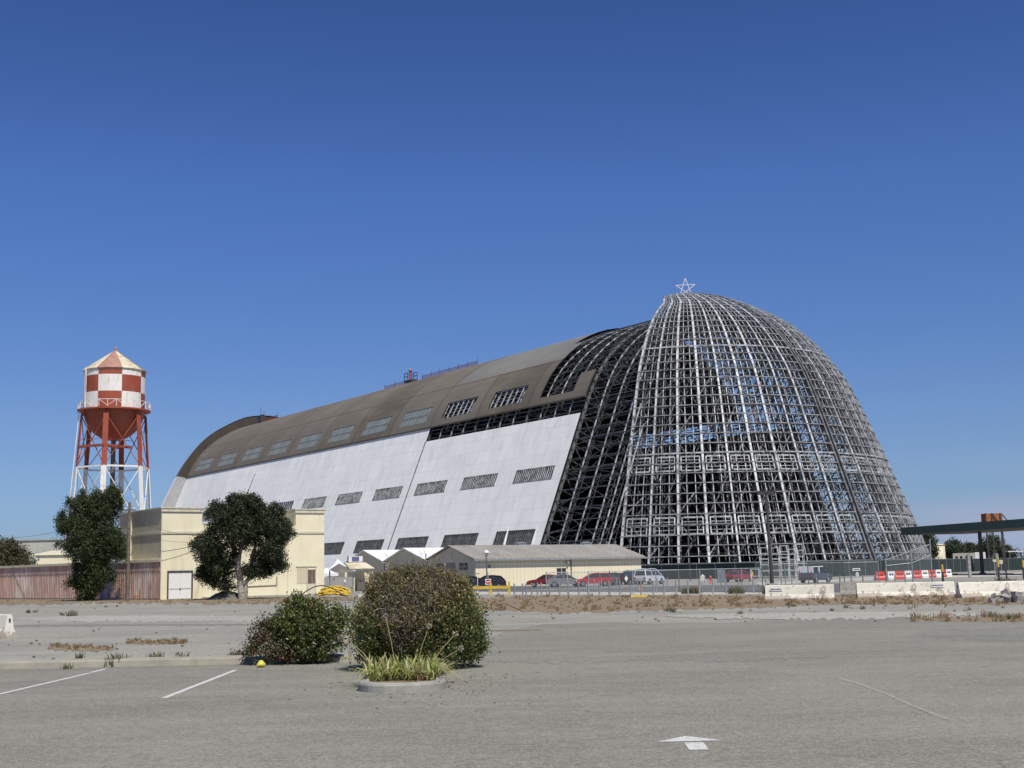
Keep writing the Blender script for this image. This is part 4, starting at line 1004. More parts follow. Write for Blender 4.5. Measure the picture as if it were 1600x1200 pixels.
tent = empty('marquee_tent', gx(510, 152), .2, 'lower small white tent with blue-white valance right behind the taupe fence', 'tent')
b = MB(); tentroof(b, 1.3, 2.15, 2.8); b.build('canopy', M_['tent'], tent)
for x in (-1.2, 1.2):
    for y in (-1.2, 1.2): b = MB(); b.bar((x, y, 0), (x, y, 2.1), .08); b.build('leg', M_['galv'], tent)
# yellow flexible pipes
pp = empty('pipe_pile', gx(520, 112), 0, 'heap of bright yellow hoses and pipes in front of the taupe fence', 'hose pile')
r_ = random.Random(5)
for i in range(11):
    b = MB(); y = -1 + i * .22; pts = [Vector((-1.1 + 2.5 * t_ / 8 + r_.uniform(-.1, .1), y + .3 * math.sin(t_ * 1.3 + i * 2), .12 + (.15 + .06 * i) * math.sin(PI * min(1, (t_ + i % 3) / 8.5)) + r_.uniform(0, .14))) for t_ in range(9)]
    b.path(pts, .09, 7); b.build('hose', M_['yellow'], pp)
b = MB(); b.path([Vector((-2.6 + t_ * .4, -1.3, .1 + .95 * math.sin(PI * min(1, (t_ + .5) / 10)))) for t_ in range(11)], .05, 5); b.build('cable', M_['dark_metal'], pp)
# far buildings at left
fb = empty('far_hangar', gx(85, 300), .2, 'distant grey vaulted building with tall windows behind the red shed, far left', 'building')
b = MB(); prof2 = [(-14, 0), (-14, 6.2), (-12, 7.6), (-8, 9.0), (0, 9.8), (10, 9.8), (13, 7), (13, 0)]
b.prism([(x, z) for x, z in ((-16, 0), (-16, 11.2), (10, 11.4), (10, 0))], 0, 20); b.build('wall', M_['stucco_grey'], fb)
for x in (-8.0, -6.8, -1.2, .0, 6, 7.2):
    b = MB(); b.box(x, x + .8, -.1, -.01, 4.0, 8.2); b.build('window', M_['dark'] if x < 5 else M_['tank_white'], fb)
b = MB(); b.prism([(-16.3, 11.2), (10.3, 11.42), (10.3, 11.7), (-16.3, 11.5)], -.3, 20.3); b.build('parapet', M_['concrete'], fb)
fb = empty('low_shed', gx(75, 210), .1, 'low pale-roofed yellow shed between far left tree and tall narrow tree', 'shed')
b = MB(); b.box(-2, 5, 0, 8, 0, 6.1); b.build('wall', M_['cream'], fb)
b = MB(); b.add([(-3.3, -.3, 6.1), (5.3, -.3, 6.1), (4, 4, 6.9), (-.5, 4, 6.9), (5.3, 8.3, 6.1), (-3.3, 8.3, 6.1)], [(0, 1, 2, 3), (1, 4, 2), (0, 3, 5), (3, 2, 4, 5)]); b.build('roof', M_['trim'], fb)
# far right
wb = empty('white_bungalow', Vector((gx(1508, 395).x, 395, 2.4)), -.25, 'small low white flat building with dark windows seen under the green canopy', 'building')
b = MB(); b.box(-3.4, 6, 0, 6, 0, 2.2); b.build('wall', M_['stucco_grey'], wb)
b = MB(); b.box(3, 6.03, -.05, -.01, 0, 2.35); b.build('white_end', M_['plastic_white'], wb)
for x in (-2.7, -1.4, .2, 1.5): b = MB(); b.box(x, x + .7, -.08, -.01, .4, 1.3); b.build('window', M_['dark'], wb)
tk = empty('storage_tank', Vector((gx(1467, 380).x, 380, 1.5)), 0, 'cream upright cylindrical tank beside trees right of the dome', 'tank')
b = MB(); b.lathe([(0, 5.9), (1.0, 5.8), (1.95, 5.5), (2.0, 0)], 20); b.build('shell', M_['roof_cream'], tk)
b = MB(); b.lathe([(2.06, 5.5), (2.06, 5.3), (1.98, 5.3)], 20); b.build('rim', M_['trim'], tk)
aw = empty('far_awning', Vector((gx(1588, 390).x, 390, 2.4)), 0, 'tiny pale flat-roofed shelter at the far right edge behind the canopy post', 'shelter')
b = MB(); b.box(-2.2, 2.2, 0, 3, 2.2, 2.5); b.build('roof', M_['plastic_white'], aw)
for x in (-1.8, 1.8): b = MB(); b.box(x - .1, x + .1, 0, .2, 0, 2.2); b.build('post', M_['steel_mid'], aw)

# ================================================================== GREEN CANOPY
A0 = gx(1411, 205); B0 = gx(1660, 166); ca = (B0 - A0); cl_ = ca.length; cang = math.atan2(ca.y, ca.x)
cp = empty('gas_canopy', A0, cang, 'flat canopy with dark green ribbed fascia on slim posts at the right edge', 'canopy')
zc = 6.35
b = MB(); b.box(0, cl_, 0, .12, zc, zc + 1.15); b.box(0, .12, .13, 11, zc, zc + 1.15); b.box(cl_ - .12, cl_, .13, 11, zc, zc + 1.15); b.box(0, cl_, 11, 11.12, zc, zc + 1.15); b.build('fascia', M_['canopy_green'], cp)
b = MB(); b.box(.13, cl_ - .13, .13, 10.98, zc + .05, zc + .3); b.build('soffit', M_['soffit'], cp)
b = MB(); b.add([(.13, .13, zc + 1.1), (cl_ - .13, .13, zc + 1.1), (cl_ - .13, 10.9, zc + 1.1), (.13, 10.9, zc + 1.1)], [(0, 1, 2, 3)]); b.build('deck', M_['roof_grey'], cp)
for s_ in (.33, .68, .97):
    for y in (5.5,):
        b = MB(); x = cl_ * s_; b.box(x - .2, x + .2, y - .2, y + .2, 0, zc + .06); b.box(x - .35, x + .35, y - .35, y + .35, 0, .3); b.build('post', M_['dark_metal'], cp)
for s_ in (.33, .68):
    isl = empty('pump_island', A0 + ca * s_ + Vector((0, 4.6, 0)), cang, 'low dark kerbed island under the canopy at its %s post' % ('left' if s_ < .5 else 'right'), 'island', 'islands under the canopy')
    b = MB(); b.box(-4, 4, -.7, .7, 0, .22); b.build('kerb', M_['asphalt_dark'], isl)
hp = empty('rusty_hopper', gx(1559, 250), .15, 'rusty orange steel box on dark legs rising above the green canopy', 'hopper')
b = MB(); z0, z1 = at(1559, 820, 250).z, at(1559, 802, 250).z; b.box(-1.7, 1.7, 0, 2, z0, z1); b.build('box', M_['rust'], hp)
b = MB()
for x in (-1.85, -.6, 1.2): b.box(x - .13, x + .13, -.15, -.01, 0, z1 + .05)
b.bar((-.5, -.2, z1 - .1), (1.1, -.2, z0), .15); b.bar((1.8, .5, z1), (4.3, .5, z0 - 1), .16); b.build('frame', M_['dark_metal'], hp)
# ================================================================== VEGETATION
def unit(n):
    v = nrs.normal(size=(n, 3)); return v / np.linalg.norm(v, axis=1)[:, None]
def foliage(name, ells, nclump, per, csize, leaf, mat, parent, fill=.45, flat=1.0, asp=.55, updown=0.0, zmin=.02):
    """leaf clumps spread through ellipsoids (cx,cy,cz,rx,ry,rz); `fill` 0 = surface only"""
    E_ = np.array(ells, float); wgt = (E_[:, 3] * E_[:, 4] * E_[:, 5]) ** .67; wgt /= wgt.sum()
    idx = nrs.choice(len(E_), nclump, p=wgt); d = unit(nclump); r = nrs.uniform(0, 1, nclump) ** fill
    lump = 1 + .10 * np.sin(d[:, 0] * 5 + idx * 1.7) * np.cos(d[:, 2] * 6 + idx)
    cc = E_[idx, :3] + d * E_[idx, 3:6] * (r * lump)[:, None]
    cs = csize * nrs.uniform(.6, 1.4, nclump)
    k = np.repeat(np.arange(nclump), per); n = len(k)
    p = cc[k] + nrs.normal(size=(n, 3)) * cs[k][:, None] * np.array([1, 1, flat]) * .5
    p[:, 2] = np.maximum(p[:, 2], zmin)
    a = unit(n); a[:, 2] += updown; a /= np.linalg.norm(a, axis=1)[:, None]
    b_ = np.cross(a, unit(n)); b_ /= np.maximum(1e-6, np.linalg.norm(b_, axis=1))[:, None]
    s = leaf * nrs.uniform(.55, 1.3, n)[:, None]
    v = np.stack([p - a * s * .5, p + b_ * s * asp * .5, p + a * s * .5, p - b_ * s * asp * .5], axis=1).reshape(-1, 3)
    return np_mesh(name, v, np.arange(n * 4).reshape(-1, 4), mat, parent)
def limb(b, p, q, r0, r1, wig=.1, seg=5, seed=0):
    r = random.Random(seed); pts = []; p = Vector(p); q = Vector(q); L_ = (q - p).length
    for i in range(seg + 1):
        t_ = i / seg; o = Vector((r.uniform(-1, 1), r.uniform(-1, 1), 0)) * wig * L_ * math.sin(PI * t_) * .5; pts.append(p.lerp(q, t_) + o)
    b.path(pts, [r0 + (r1 - r0) * i / seg for i in range(seg + 1)], 8)
# dark spreading juniper in front of the cream building
jy = 112.0; jb = gx(378, jy); k_ = jy / 2000
jt = empty('juniper_tree', jb, 0, 'dark wide-crowned juniper with pale forked trunk in front of the cream building', 'tree')
def jx(x, y, dy=0): return ((x - 378) * k_, dy, (902 - y) * k_ + EYE)
b = MB(); limb(b, (0, 0, -.1), jx(372, 880), .33, .24, .12, 5, 1); limb(b, jx(372, 880), jx(350, 830, .3), .25, .10, .15, 5, 2); limb(b, jx(372, 880), jx(385, 815, -.3), .22, .08, .15, 5, 3)
limb(b, (.25, .1, -.1), jx(393, 872), .22, .15, .12, 5, 4); limb(b, jx(393, 872), jx(402, 830, .4), .18, .07, .1, 5, 5); limb(b, jx(393, 875), jx(425, 850, -.4), .14, .05, .1, 5, 6); limb(b, jx(374, 890), jx(330, 868, -.5), .15, .05, .15, 5, 7)
limb(b, jx(372, 905), jx(367, 902, -.6), .08, .03, .1, 3, 8)
b.build('trunk', M_['bark'], jt)
jl = [(378, 832, 40, 2.4), (350, 812, 26, 1.8), (372, 795, 17, 1.3), (392, 806, 24, 1.6), (420, 820, 27, 1.9), (438, 838, 19, 1.5), (330, 858, 28, 1.9), (317, 848, 14, 1.2), (345, 885, 30, 1.9), (322, 898, 17, 1.2), (350, 912, 13, .9), (425, 862, 25, 1.7), (434, 884, 13, 1.0), (408, 880, 17, 1.2), (410, 897, 9, .7), (370, 782, 9, .7), (388, 785, 8, .6), (396, 792, 9, .7), (333, 798, 7, .6), (346, 803, 10, .7), (330, 875, 16, 1.2), (391, 895, 11, .8), (446, 825, 8, .8), (428, 804, 9, .8)]
ell = []
for x, y, r, dy in jl: c = jx(x, y, nrs.uniform(-.5, .5)); ell.append((*c, r * k_ * .9, dy * .9 + .35, r * k_ * .85))
rr_ = random.Random(77)
for x, y, r, dy in jl:
    for q in range(3):
        a_ = rr_.uniform(-.5, PI + .5); c = jx(x + math.cos(a_) * r * 1.02, y - math.sin(a_) * r * 1.02, rr_.uniform(-.6, .6)); q_ = rr_.uniform(.14, .36); ell.append((*c, q_, q_, q_ * 1.3))
# a crown of its own upper and lower masses (no leaves below the browse line near the trunk)
foliage('crown', ell, 3000, 38, .34, .165, M_['leaf_dark'], jt, .5)
# tall narrow tree by the shed
ty_ = 121.0; tb = gx(133, ty_); k_ = ty_ / 2000
tt = empty('narrow_tree', tb, 0, 'tall narrow dark evergreen tree leafy to the ground in front of the red shed', 'tree')
def nx_(x, y, dy=0): return ((x - 133) * k_, dy, (907 - y) * k_ + EYE)
b = MB(); limb(b, (0, 0, -.1), nx_(142, 800), .38, .10, .06, 7, 11); limb(b, nx_(135, 880), nx_(105, 815), .15, .05, .1, 5, 12); limb(b, nx_(136, 870), nx_(172, 790), .14, .05, .1, 5, 13); b.build('trunk', M_['bark'], tt)
tl = [(140, 850, 38, 2.2), (132, 815, 30, 1.8), (160, 805, 24, 1.5), (174, 780, 13, .9), (176, 772, 6, .5), (122, 790, 18, 1.2), (148, 785, 20, 1.3), (108, 822, 16, 1.1), (94, 812, 8, .6), (96, 826, 10, .8), (115, 855, 22, 1.4), (165, 840, 26, 1.6), (180, 862, 15, 1.0), (140, 895, 29, 1.7), (150, 885, 22, 1.4), (125, 905, 19, 1.2), (150, 915, 14, .9), (138, 920, 17, 1.0), (136, 930, 11, .8), (184, 850, 9, .7), (186, 868, 9, .7), (160, 900, 14, .9)]
ell = []
for x, y, r, dy in tl: c = nx_(x, y, nrs.uniform(-.4, .4)); ell.append((*c, r * k_ * .85, dy * .85 + .3, r * k_ * .9))
for x, y, r, dy in tl:
    for q in range(3):
        a_ = rr_.uniform(-.3, PI + .3); c = nx_(x + math.cos(a_) * r * 1.0, y - math.sin(a_) * r * 1.05, rr_.uniform(-.6, .6)); q_ = rr_.uniform(.12, .32); ell.append((*c, q_, q_, q_ * 1.6))
foliage('crown', ell, 2700, 38, .36, .17, M_['leaf_mid'], tt, .5, 1.2)
# rusty dark round tree far left
ly = 185.0; lb = gx(10, ly); lt = empty('round_tree', lb, 0, 'rusty dark round tree rising behind the red shed at the far left edge', 'tree')
b = MB(); limb(b, (0, 0, 0), (0, 0, 4), .4, .2, .05, 4, 21); b.build('trunk', M_['bark'], lt)
foliage('crown', [(-1.2, 0, 4.6, 4.2, 3.5, 3.4), (1.4, 0, 4.0, 2.6, 2.5, 2.6), (-3, .5, 5, 2.5, 2.5, 2.6), (.3, 0, 6.2, 2.2, 2, 1.8)], 900, 18, .6, .35, M_['leaf_rust'], lt, .5)
# trees beyond the airfield
far = [(1450, 345, 8.5, 2.7, 'tall dark tree right beside the dome foot'), (1490, 400, 7.2, 3.6, 'rounded dark tree behind the cream tank'), (1514, 410, 6.0, 3.0, 'bushy tree behind the white bungalow, left of the big round one'), (1530, 420, 5.4, 2.6, 'smaller tree behind the white bungalow end'), (1551, 400, 8.3, 4.4, 'largest round dark tree under the green canopy'), (1573, 415, 4.6, 2.6, 'low tree trailing off right of the largest round one')]
for i, (x, Y, h, r, lab) in enumerate(far):
    base = Vector((gx(x, Y).x, Y, 2.2)); o = empty('broadleaf_tree', base, 0, lab, 'tree', 'distant trees right of the hangar')
    b = MB(); limb(b, (0, 0, -.5), (0, 0, h * .6), .35, .15, .05, 4, 30 + i); b.build('trunk', M_['bark'], o)
    foliage('crown', [(0, 0, h * .5, r, r, h * .42), (-r * .5, 0, h * .42, r * .6, r * .6, h * .3), (r * .5, .2, h * .4, r * .62, r * .6, h * .32), (r * .1, 0, h * .74, r * .55, r * .55, h * .24)], 420, 12, .7, .55, M_['leaf_far'], o, .5)
b = MB()
o = foliage('far_treeline', [(x, 640, 4.5 + 1.2 * math.sin(x * .13), 7, 4, 3.2) for x in range(150, 420, 8)], 1300, 8, 1.6, 1.1, M_['leaf_far'], None, .6)
tag(o, 'distant line of low trees beyond the airfield', None, None, 'stuff')

# kerb island, shrubs and strap-leaved clump
ic = Vector((-1.93, 21.75, 0)); Rk = .73
isl = empty('kerb_island', (0, 0, 0), 0, 'rounded grey concrete kerb around the planted island under the big shrub', 'kerb')
b = MB()
def D_(off, z):                      # plan outline of the finger, outer radius minus off
    r = Rk - off; pts = []
    xl, xr = ic.x - r, ic.x + r
    pts.append((ic.x - r - .32, 28.7, z))
    for i in range(21):
        a_ = PI + PI * i / 20; pts.append((ic.x + r * math.cos(a_), ic.y + .9 * r * math.sin(a_), z))
    pts.append((ic.x + r - .32, 28.0, z)); return pts
rings = [D_(0, 0), D_(.0, .11), D_(.02, .145), D_(.05, .155), D_(.17, .155), D_(.18, .10)]
for p, q in zip(rings, rings[1:]):
    for i in range(len(p) - 1): b.quad(p[i], p[i + 1], q[i + 1], q[i])
b.build('kerb', M_['kerb'], isl)
b = MB(); p = D_(.175, .12); b.add(p, [tuple(range(len(p)))]); b.build('soil', M_['soil'], isl)
kb = MB(); r_ = random.Random(9)
xs_ = [-60 + i * 3.0 for i in range(20)] + [-2.7]
for x0, x1 in zip(xs_, xs_[1:]):
    if x0 > -2.8: break
    j = .006; y0 = 28.75
    kb.add([(x0 + j, y0, 0), (x1 - j, y0, 0), (x1 - j, y0 + .02, .13), (x0 + j, y0 + .02, .13), (x0 + j, y0 + .05, .15), (x1 - j, y0 + .05, .15), (x1 - j, y0 + .75, .155), (x0 + j, y0 + .75, .155), (x0 + j, y0 + .9, 0), (x1 - j, y0 + .9, 0)], [(0, 1, 2, 3), (3, 2, 5, 4), (4, 5, 6, 7), (7, 6, 9, 8)])
tag(kb.build('long_kerb', simple('sandy_kerb', (.35, .325, .25), (.27, .25, .20), 2.5, .9, bump=.3)), 'long straight sandy concrete kerb running left from the shrubs', 'kerb')

sb = Vector((-2.03, 26.3, 0))
big = empty('large_shrub', sb, 0, 'large rounded olive and rust-brown leafy shrub on the kerbed island', 'shrub')
b = MB(); r_ = random.Random(2)
for i in range(46):
    a_ = r_.uniform(0, 2 * PI); e = r_.uniform(.35, 1.5); L_ = r_.uniform(1.1, 1.9); q = Vector((math.cos(a_) * math.cos(e) * L_ * .85, math.sin(a_) * math.cos(e) * L_ * .8, .15 + math.sin(e) * L_ * 1.1))
    p = Vector((r_.uniform(-.2, .3), r_.uniform(-.2, .2), 0)); limb(b, p, q, .022, .006, .12, 4, i + 50)
    for k in range(5):
        m = p.lerp(q, r_.uniform(.4, .95)); b.bar(m, m + Vector((r_.uniform(-.35, .35), r_.uniform(-.35, .35), r_.uniform(0, .4))), .007)
b.build('branches', M_['twig'], big)
ellg = [(.75, -.1, .95, .70, .8, .62), (.5, -.3, .6, .55, .6, .5), (-.85, -.2, .8, .5, .7, .6), (-.9, -.1, .45, .35, .6, .4), (1.0, .1, .55, .42, .6, .42), (.3, -.5, .35, .6, .5, .3)]
ellb = [(0, 0, 1.25, 1.18, 1.05, .80), (-.35, 0, 1.45, .75, .8, .62), (.35, 0, 1.45, .8, .8, .58), (-.7, 0, 1.0, .6, .8, .6), (.75, 0, 1.2, .58, .7, .55), (0, -.3, 1.0, 1.0, .8, .6)]
foliage('green_leaves', ellg, 1150, 26, .17, .054, M_['leaf_green'], big, .42, 1, .6)
foliage('brown_leaves', ellb, 1900, 24, .15, .047, M_['leaf_brown'], big, .38, 1, .6)
foliage('dry_twigs', [(-.05, -.35, 1.25, .80, .78, .6), (.1, -.2, 1.6, .85, .75, .40), (-.2, -.5, .95, .5, .6, .35)], 480, 13, .28, .17, M_['twig_fine'], big, .25, 1., .06, .9)
foliage('side_sprigs', [(1.22, 0, .9, .12, .3, .25), (1.3, 0, .5, .1, .3, .2), (-1.12, 0, .8, .08, .3, .3), (.95, 0, 1.5, .12, .3, .15), (-.9, 0, 1.5, .1, .3, .15)], 200, 16, .12, .06, M_['leaf_green'], big, .6)
foliage('top_sprigs', [(x, 0, 1.95 - .25 * abs(x), .16, .4, .13) for x in (-.8, -.55, -.3, -.1, .15, .4, .65, .9)], 260, 16, .09, .055, M_['leaf_brown'], big, .6)
foliage('base_leaves', [(-.55, .1, .25, .5, .5, .22), (.9, .1, .3, .4, .5, .25)], 200, 18, .15, .06, M_['leaf_green'], big, .5)
sm = empty('small_shrub', Vector((-4.72, 28.55, .02)), 0, 'smaller loose shrub with dark red leaves on its left, beside the big shrub', 'shrub')
b = MB(); r_ = random.Random(4)
for i in range(34):
    a_ = r_.uniform(0, 2 * PI); e = r_.uniform(.3, 1.5); L_ = r_.uniform(.9, 1.4); q = Vector((math.cos(a_) * math.cos(e) * L_, math.sin(a_) * math.cos(e) * L_ * .8, .1 + math.sin(e) * L_))
    limb(b, (r_.uniform(-.4, .5), 0, 0), q, .018, .005, .12, 4, i + 150)
b.build('branches', M_['twig'], sm)
foliage('green_leaves', [(.15, 0, .75, .72, .6, .55), (.55, 0, .75, .45, .5, .5), (0, 0, 1.15, .3, .35, .32), (-.1, 0, 1.38, .1, .12, .16), (-.32, 0, 1.28, .07, .1, .12), (.25, 0, 1.2, .2, .3, .15), (.75, 0, 1.1, .14, .2, .14), (-.35, 0, .85, .35, .45, .4), (.2, 0, .3, .75, .5, .28), (.95, 0, .95, .1, .2, .2)], 900, 20, .13, .065, M_['leaf_green'], sm, .45)
foliage('red_leaves', [(-.78, -.1, .6, .36, .4, .33), (-1.05, -.1, .35, .22, .3, .22), (-.5, -.2, .25, .5, .4, .22), (-.75, 0, .85, .2, .3, .15), (-1.2, 0, .25, .12, .2, .1)], 230, 18, .12, .06, M_['leaf_red'], sm, .5)
foliage('inner_leaves', [(.1, .1, .55, .7, .5, .45)], 330, 18, .15, .065, M_['leaf_mid'], sm, .8)
# strap-leaved clump (lilies)
lc = Vector((-1.96, 22.65, .12))
lil = empty('strap_leaf_clump', lc, 0, 'clump of yellow-green strap-leaved lilies inside the rounded kerb', 'plant')
def straps(name, n, mat, lo, hi, parent, spread=.5, r=random.Random(6), wd=.03, cx=0., sx=.62, sy=.55, droop=.6):
    V_ = []; F_ = []
    for i in range(n):
        bx, by = cx + r.uniform(-sx, sx), r.uniform(-sy, sy); a_ = r.uniform(0, 2 * PI); L_ = r.uniform(lo, hi); w_ = wd * r.uniform(.6, 1.3)
        dx, dy = math.cos(a_), math.sin(a_); lean = r.uniform(.15, spread) * 1.5
        pts = []
        for k in range(6):
            t_ = k / 5; out = lean * L_ * t_ ** 1.4; z = L_ * (t_ - droop * r.uniform(.6, 1.1) * t_ ** 2.6 * lean) * .95
            pts.append(Vector((bx + dx * out, by + dy * out, max(.01, z))))
        s = Vector((-dy, dx, 0)); base = len(V_)
        for k, p in enumerate(pts):
            ww = w_ * (1 - (k / 5) ** 2 * .9) * .5; V_ += [tuple(p - s * ww), tuple(p + s * ww)]
        for k in range(5): F_.append((base + 2 * k, base + 2 * k + 1, base + 2 * k + 3, base + 2 * k + 2))
    return np_mesh(name, np.array(V_), np.array(F_), mat, parent)
straps('leaves', 780, M_['strap'], .28, .60, lil, .95, wd=.036, sx=.6, sy=.62, droop=.85)
straps('dead_leaves', 130, M_['grass'], .12, .28, lil, .95, random.Random(8), .03, .2, .42, .45, 1.0)
M_['seed'] = simple('dry_seed_heads', (.40, .36, .27), (.28, .24, .17), 20, .9)
b = MB(); heads = [(-1.0, .3, .62), (-.35, .2, 1.05), (.42, .1, .86), (.88, .15, .72), (.98, 0, .48), (-1.12, .1, .70)]
for i, (x, y, z) in enumerate(heads):
    b = MB(); p = Vector((x * .35, 0, 0)); b.path([p, p.lerp(Vector((x, y, z)), .6) + Vector((0, 0, .05)), Vector((x, y, z))], .006, 4); st_ = b.build('flower_stalk', M_['strap'], lil)
    n = 90; d = unit(n); c = np.array([x, y, z]); ss = np.cross(d, unit(n)) * .006
    v = np.stack([np.repeat(c[None], n, 0) - ss, np.repeat(c[None], n, 0) + ss, c + d * .055 + ss * 1.8, c + d * .055 - ss * 1.8], axis=1).reshape(-1, 3)
    np_mesh('seed_head', v, np.arange(n * 4).reshape(-1, 4), M_['seed'], st_)
yf = empty('yellow_bag', G(408, 1043), 0, 'crumpled bright yellow bag at the foot of the small shrub', 'bag')
me = MB(); r_ = random.Random(12)
me.lathe([(0, 0)] + [(.10 * (1 + .0 * i) * math.sin(PI * i / 9) * (1.1 if i < 5 else .8), (.17 * (1 - math.cos(PI * i / 9)) / 2)) for i in range(1, 9)] + [(0, .17)], 14)
me.v = [(x * (1 + r_.uniform(-.22, .22)), y * (1 + r_.uniform(-.2, .2)), z * (.75 + r_.uniform(-.15, .2))) for x, y, z in me.v]; me.build('sack', simple('bright_yellow', (.62, .56, .07), (.45, .42, .06), 6, .6), yf)

# weeds and dry grass (uncountable)
def tufts(name, spots, mat, label):
    V_ = []; r = random.Random(len(spots))
    for (x, y, s, n) in spots:
        for i in range(n):
            bx, by = x + r.gauss(0, s * .35), y + r.gauss(0, s * .35); a_ = r.uniform(0, 2 * PI); h = s * r.uniform(.4, 1.1); ln = r.uniform(.1, .7) * h; w_ = s * .035 + .004
            tx, ty2 = bx + math.cos(a_) * ln, by + math.sin(a_) * ln
            V_ += [(bx - w_, by, 0), (bx + w_, by, 0), (tx + w_ * .4, ty2, h), (tx - w_ * .4, ty2, h)]
    v = np.array(V_); o = np_mesh(name, v, np.arange(len(v)).reshape(-1, 4), mat); return tag(o, label, None, None, 'stuff')
r_ = random.Random(21); sp = []
for i in range(1150):
    x = r_.uniform(640, 1700) if i % 2 else min(1700, 640 + 1060 * (int(r_.random() * 23) + r_.gauss(0, .13)) / 23); y = r_.uniform(931, 955 if x < 1000 else (949 if x < 1180 else 945)) + (r_.expovariate(.3) if r_.random() < .15 else 0); p = G(x, y); sp.append((p.x, p.y, r_.uniform(.05, .17) * (2.0 if r_.random() < .07 else 1), 14))
for i in range(380):
    x = r_.uniform(-60, 640); y = r_.uniform(934, 945); p = G(x, y); sp.append((p.x, p.y, r_.uniform(.05, .18), 10))
for i in range(70):
    x = r_.uniform(1420, 1650); y = r_.uniform(962, 972); p = G(x, y); sp.append((p.x, p.y, r_.uniform(.08, .22), 10))
for i in range(120):
    x = r_.choice([r_.uniform(75, 175), r_.uniform(200, 290)]); y = (1012 if x < 190 else 1003) + r_.uniform(-3, 4); p = G(x, y); sp.append((p.x, p.y, r_.uniform(.05, .13), 10))
tufts('dry_grass', sp, M_['grass'], 'patchy dry brown grass on the verge and bare dirt')
sp = []
for x, y, s in ((45, 958, .45), (56, 957, .3), (110, 963, .55), (116, 962, .5), (98, 962, .25), (165, 949, .25), (183, 948, .2), (95, 960, .2), (180, 1040, .42), (172, 1042, .4), (188, 1038, .35), (104, 1046, .22), (247, 1030, .32), (238, 1031, .25), (285, 1031, .3), (292, 1032, .2), (368, 1031, .35), (376, 1030, .4), (127, 1029, .25), (362, 1033, .25), (1046, 955, .4), (1052, 957, .3), (1322, 950, .25), (1231, 947, .3), (1240, 948, .25), (1157, 960, .25), (1575, 968, .35), (1590, 966, .3), (1550, 964, .3), (1300, 955, .2), (1348, 952, .3)) + tuple((r_.uniform(0, 560), r_.uniform(938, 1030), r_.uniform(.03, .09)) for _ in range(60)) + tuple((r_.uniform(760, 1600), r_.uniform(950, 975), r_.uniform(.03, .1)) for _ in range(50)):
    p = G(x, y, 0); sp.append((p.x, p.y, s * .62, 30))
tufts('weeds', sp, M_['weed'], 'scattered low weeds growing through cracks in the paving')
sp = []
for i in range(70):
    x = r_.choice([r_.uniform(1070, 1090), r_.uniform(1140, 1160), r_.uniform(1195, 1215), r_.uniform(1555, 1590)]); p = G(x, 928 if x < 1500 else 911); sp.append((p.x, p.y, r_.uniform(.2, .6), 24))
tufts('tall_weeds', sp, M_['weed'], 'taller green weeds behind the posts and barriers')
# dead leaves under the shrub
V_ = []
for i in range(200):
    x, y = r_.gauss(-1.5, .8), r_.gauss(22.4, 1.3); z = .012; a_ = r_.uniform(0, 6); s = r_.uniform(.012, .03)
    if abs(x - ic.x) < .85 and 20.85 < y < 21.35: continue
    if abs(x - ic.x) < .74 and y > 21: z = .165 if abs(x - ic.x) > .56 else .13
    V_ += [(x + s * math.cos(a_ + k * PI / 2), y + s * math.sin(a_ + k * PI / 2), z + (.01 if k % 2 else 0)) for k in range(4)]
V_ = np.array(V_); tag(np_mesh('fallen_leaves', V_, np.arange(len(V_)).reshape(-1, 4), M_['leaf_brown']), 'dry fallen leaves scattered round the kerbed island', None, None, 'stuff')

# ================================================================== PAINTED MARKINGS
def strip(name, p, q, w_, z=.009):
    p = Vector(p); q = Vector(q); d = (q - p); s = Vector((-d.y, d.x, 0)).normalized() * w_ / 2; b = MB(); n = 14; r = random.Random(int(p.x * 10))
    for i in range(n):
        a_, c_ = p + d * i / n, p + d * (i + 1) / n; b.quad(a_ - s, c_ - s, c_ + s, a_ + s)
    o = b.build(name, M_['paint']); o.location.z = z; return tag(o, kind='structure')
p = G(368, 1047.5); q = G(256, 1091.5); strip('bay_line', q, p, .105)
p = G(165, 1045.5); q = G(142, 1051.5); strip('bay_line', q, p, .105); p = G(139, 1052.5); q = G(-60, 1099); strip('bay_line', q, p, .105)
b = MB(); P4 = [G(1072, 1151), G(1131, 1158.5), G(1024, 1159.5)]; b.add([v for v in (G(1070, 1151), G(1131, 1158), G(1026, 1160.5))], [(0, 2, 1)])
b.add([G(1069, 1161.5), G(1099, 1161), G(1108, 1172.5), G(1077, 1173)], [(0, 3, 2, 1)]); o = b.build('direction_arrow', M_['paint']); o.location.z = .009; tag(o, kind='structure')
# a lighter worn seam across the lot
M_['faded'] = asphalt('faded_seam', (.27, .26, .22), (.225, .216, .182), (.30, .285, .235), 1.0)
pts = [(1312, 1060), (1345, 1070), (1385, 1085), (1430, 1105), (1480, 1124)]
b = MB()
for (xa, ya), (xb, yb_) in zip(pts, pts[1:]):
    p, q = G(xa, ya), G(xb, yb_); s = Vector((.05, .10 + .1 * ((xa * 7) % 3) / 3, 0)); s2 = Vector((.05, .10 + .1 * ((xb * 7) % 3) / 3, 0)); b.quad(p - s, q - s2, q + s2, p + s)
o = b.build('faded_seam', M_['faded']); o.location.z = .0075; tag(o, kind='structure')

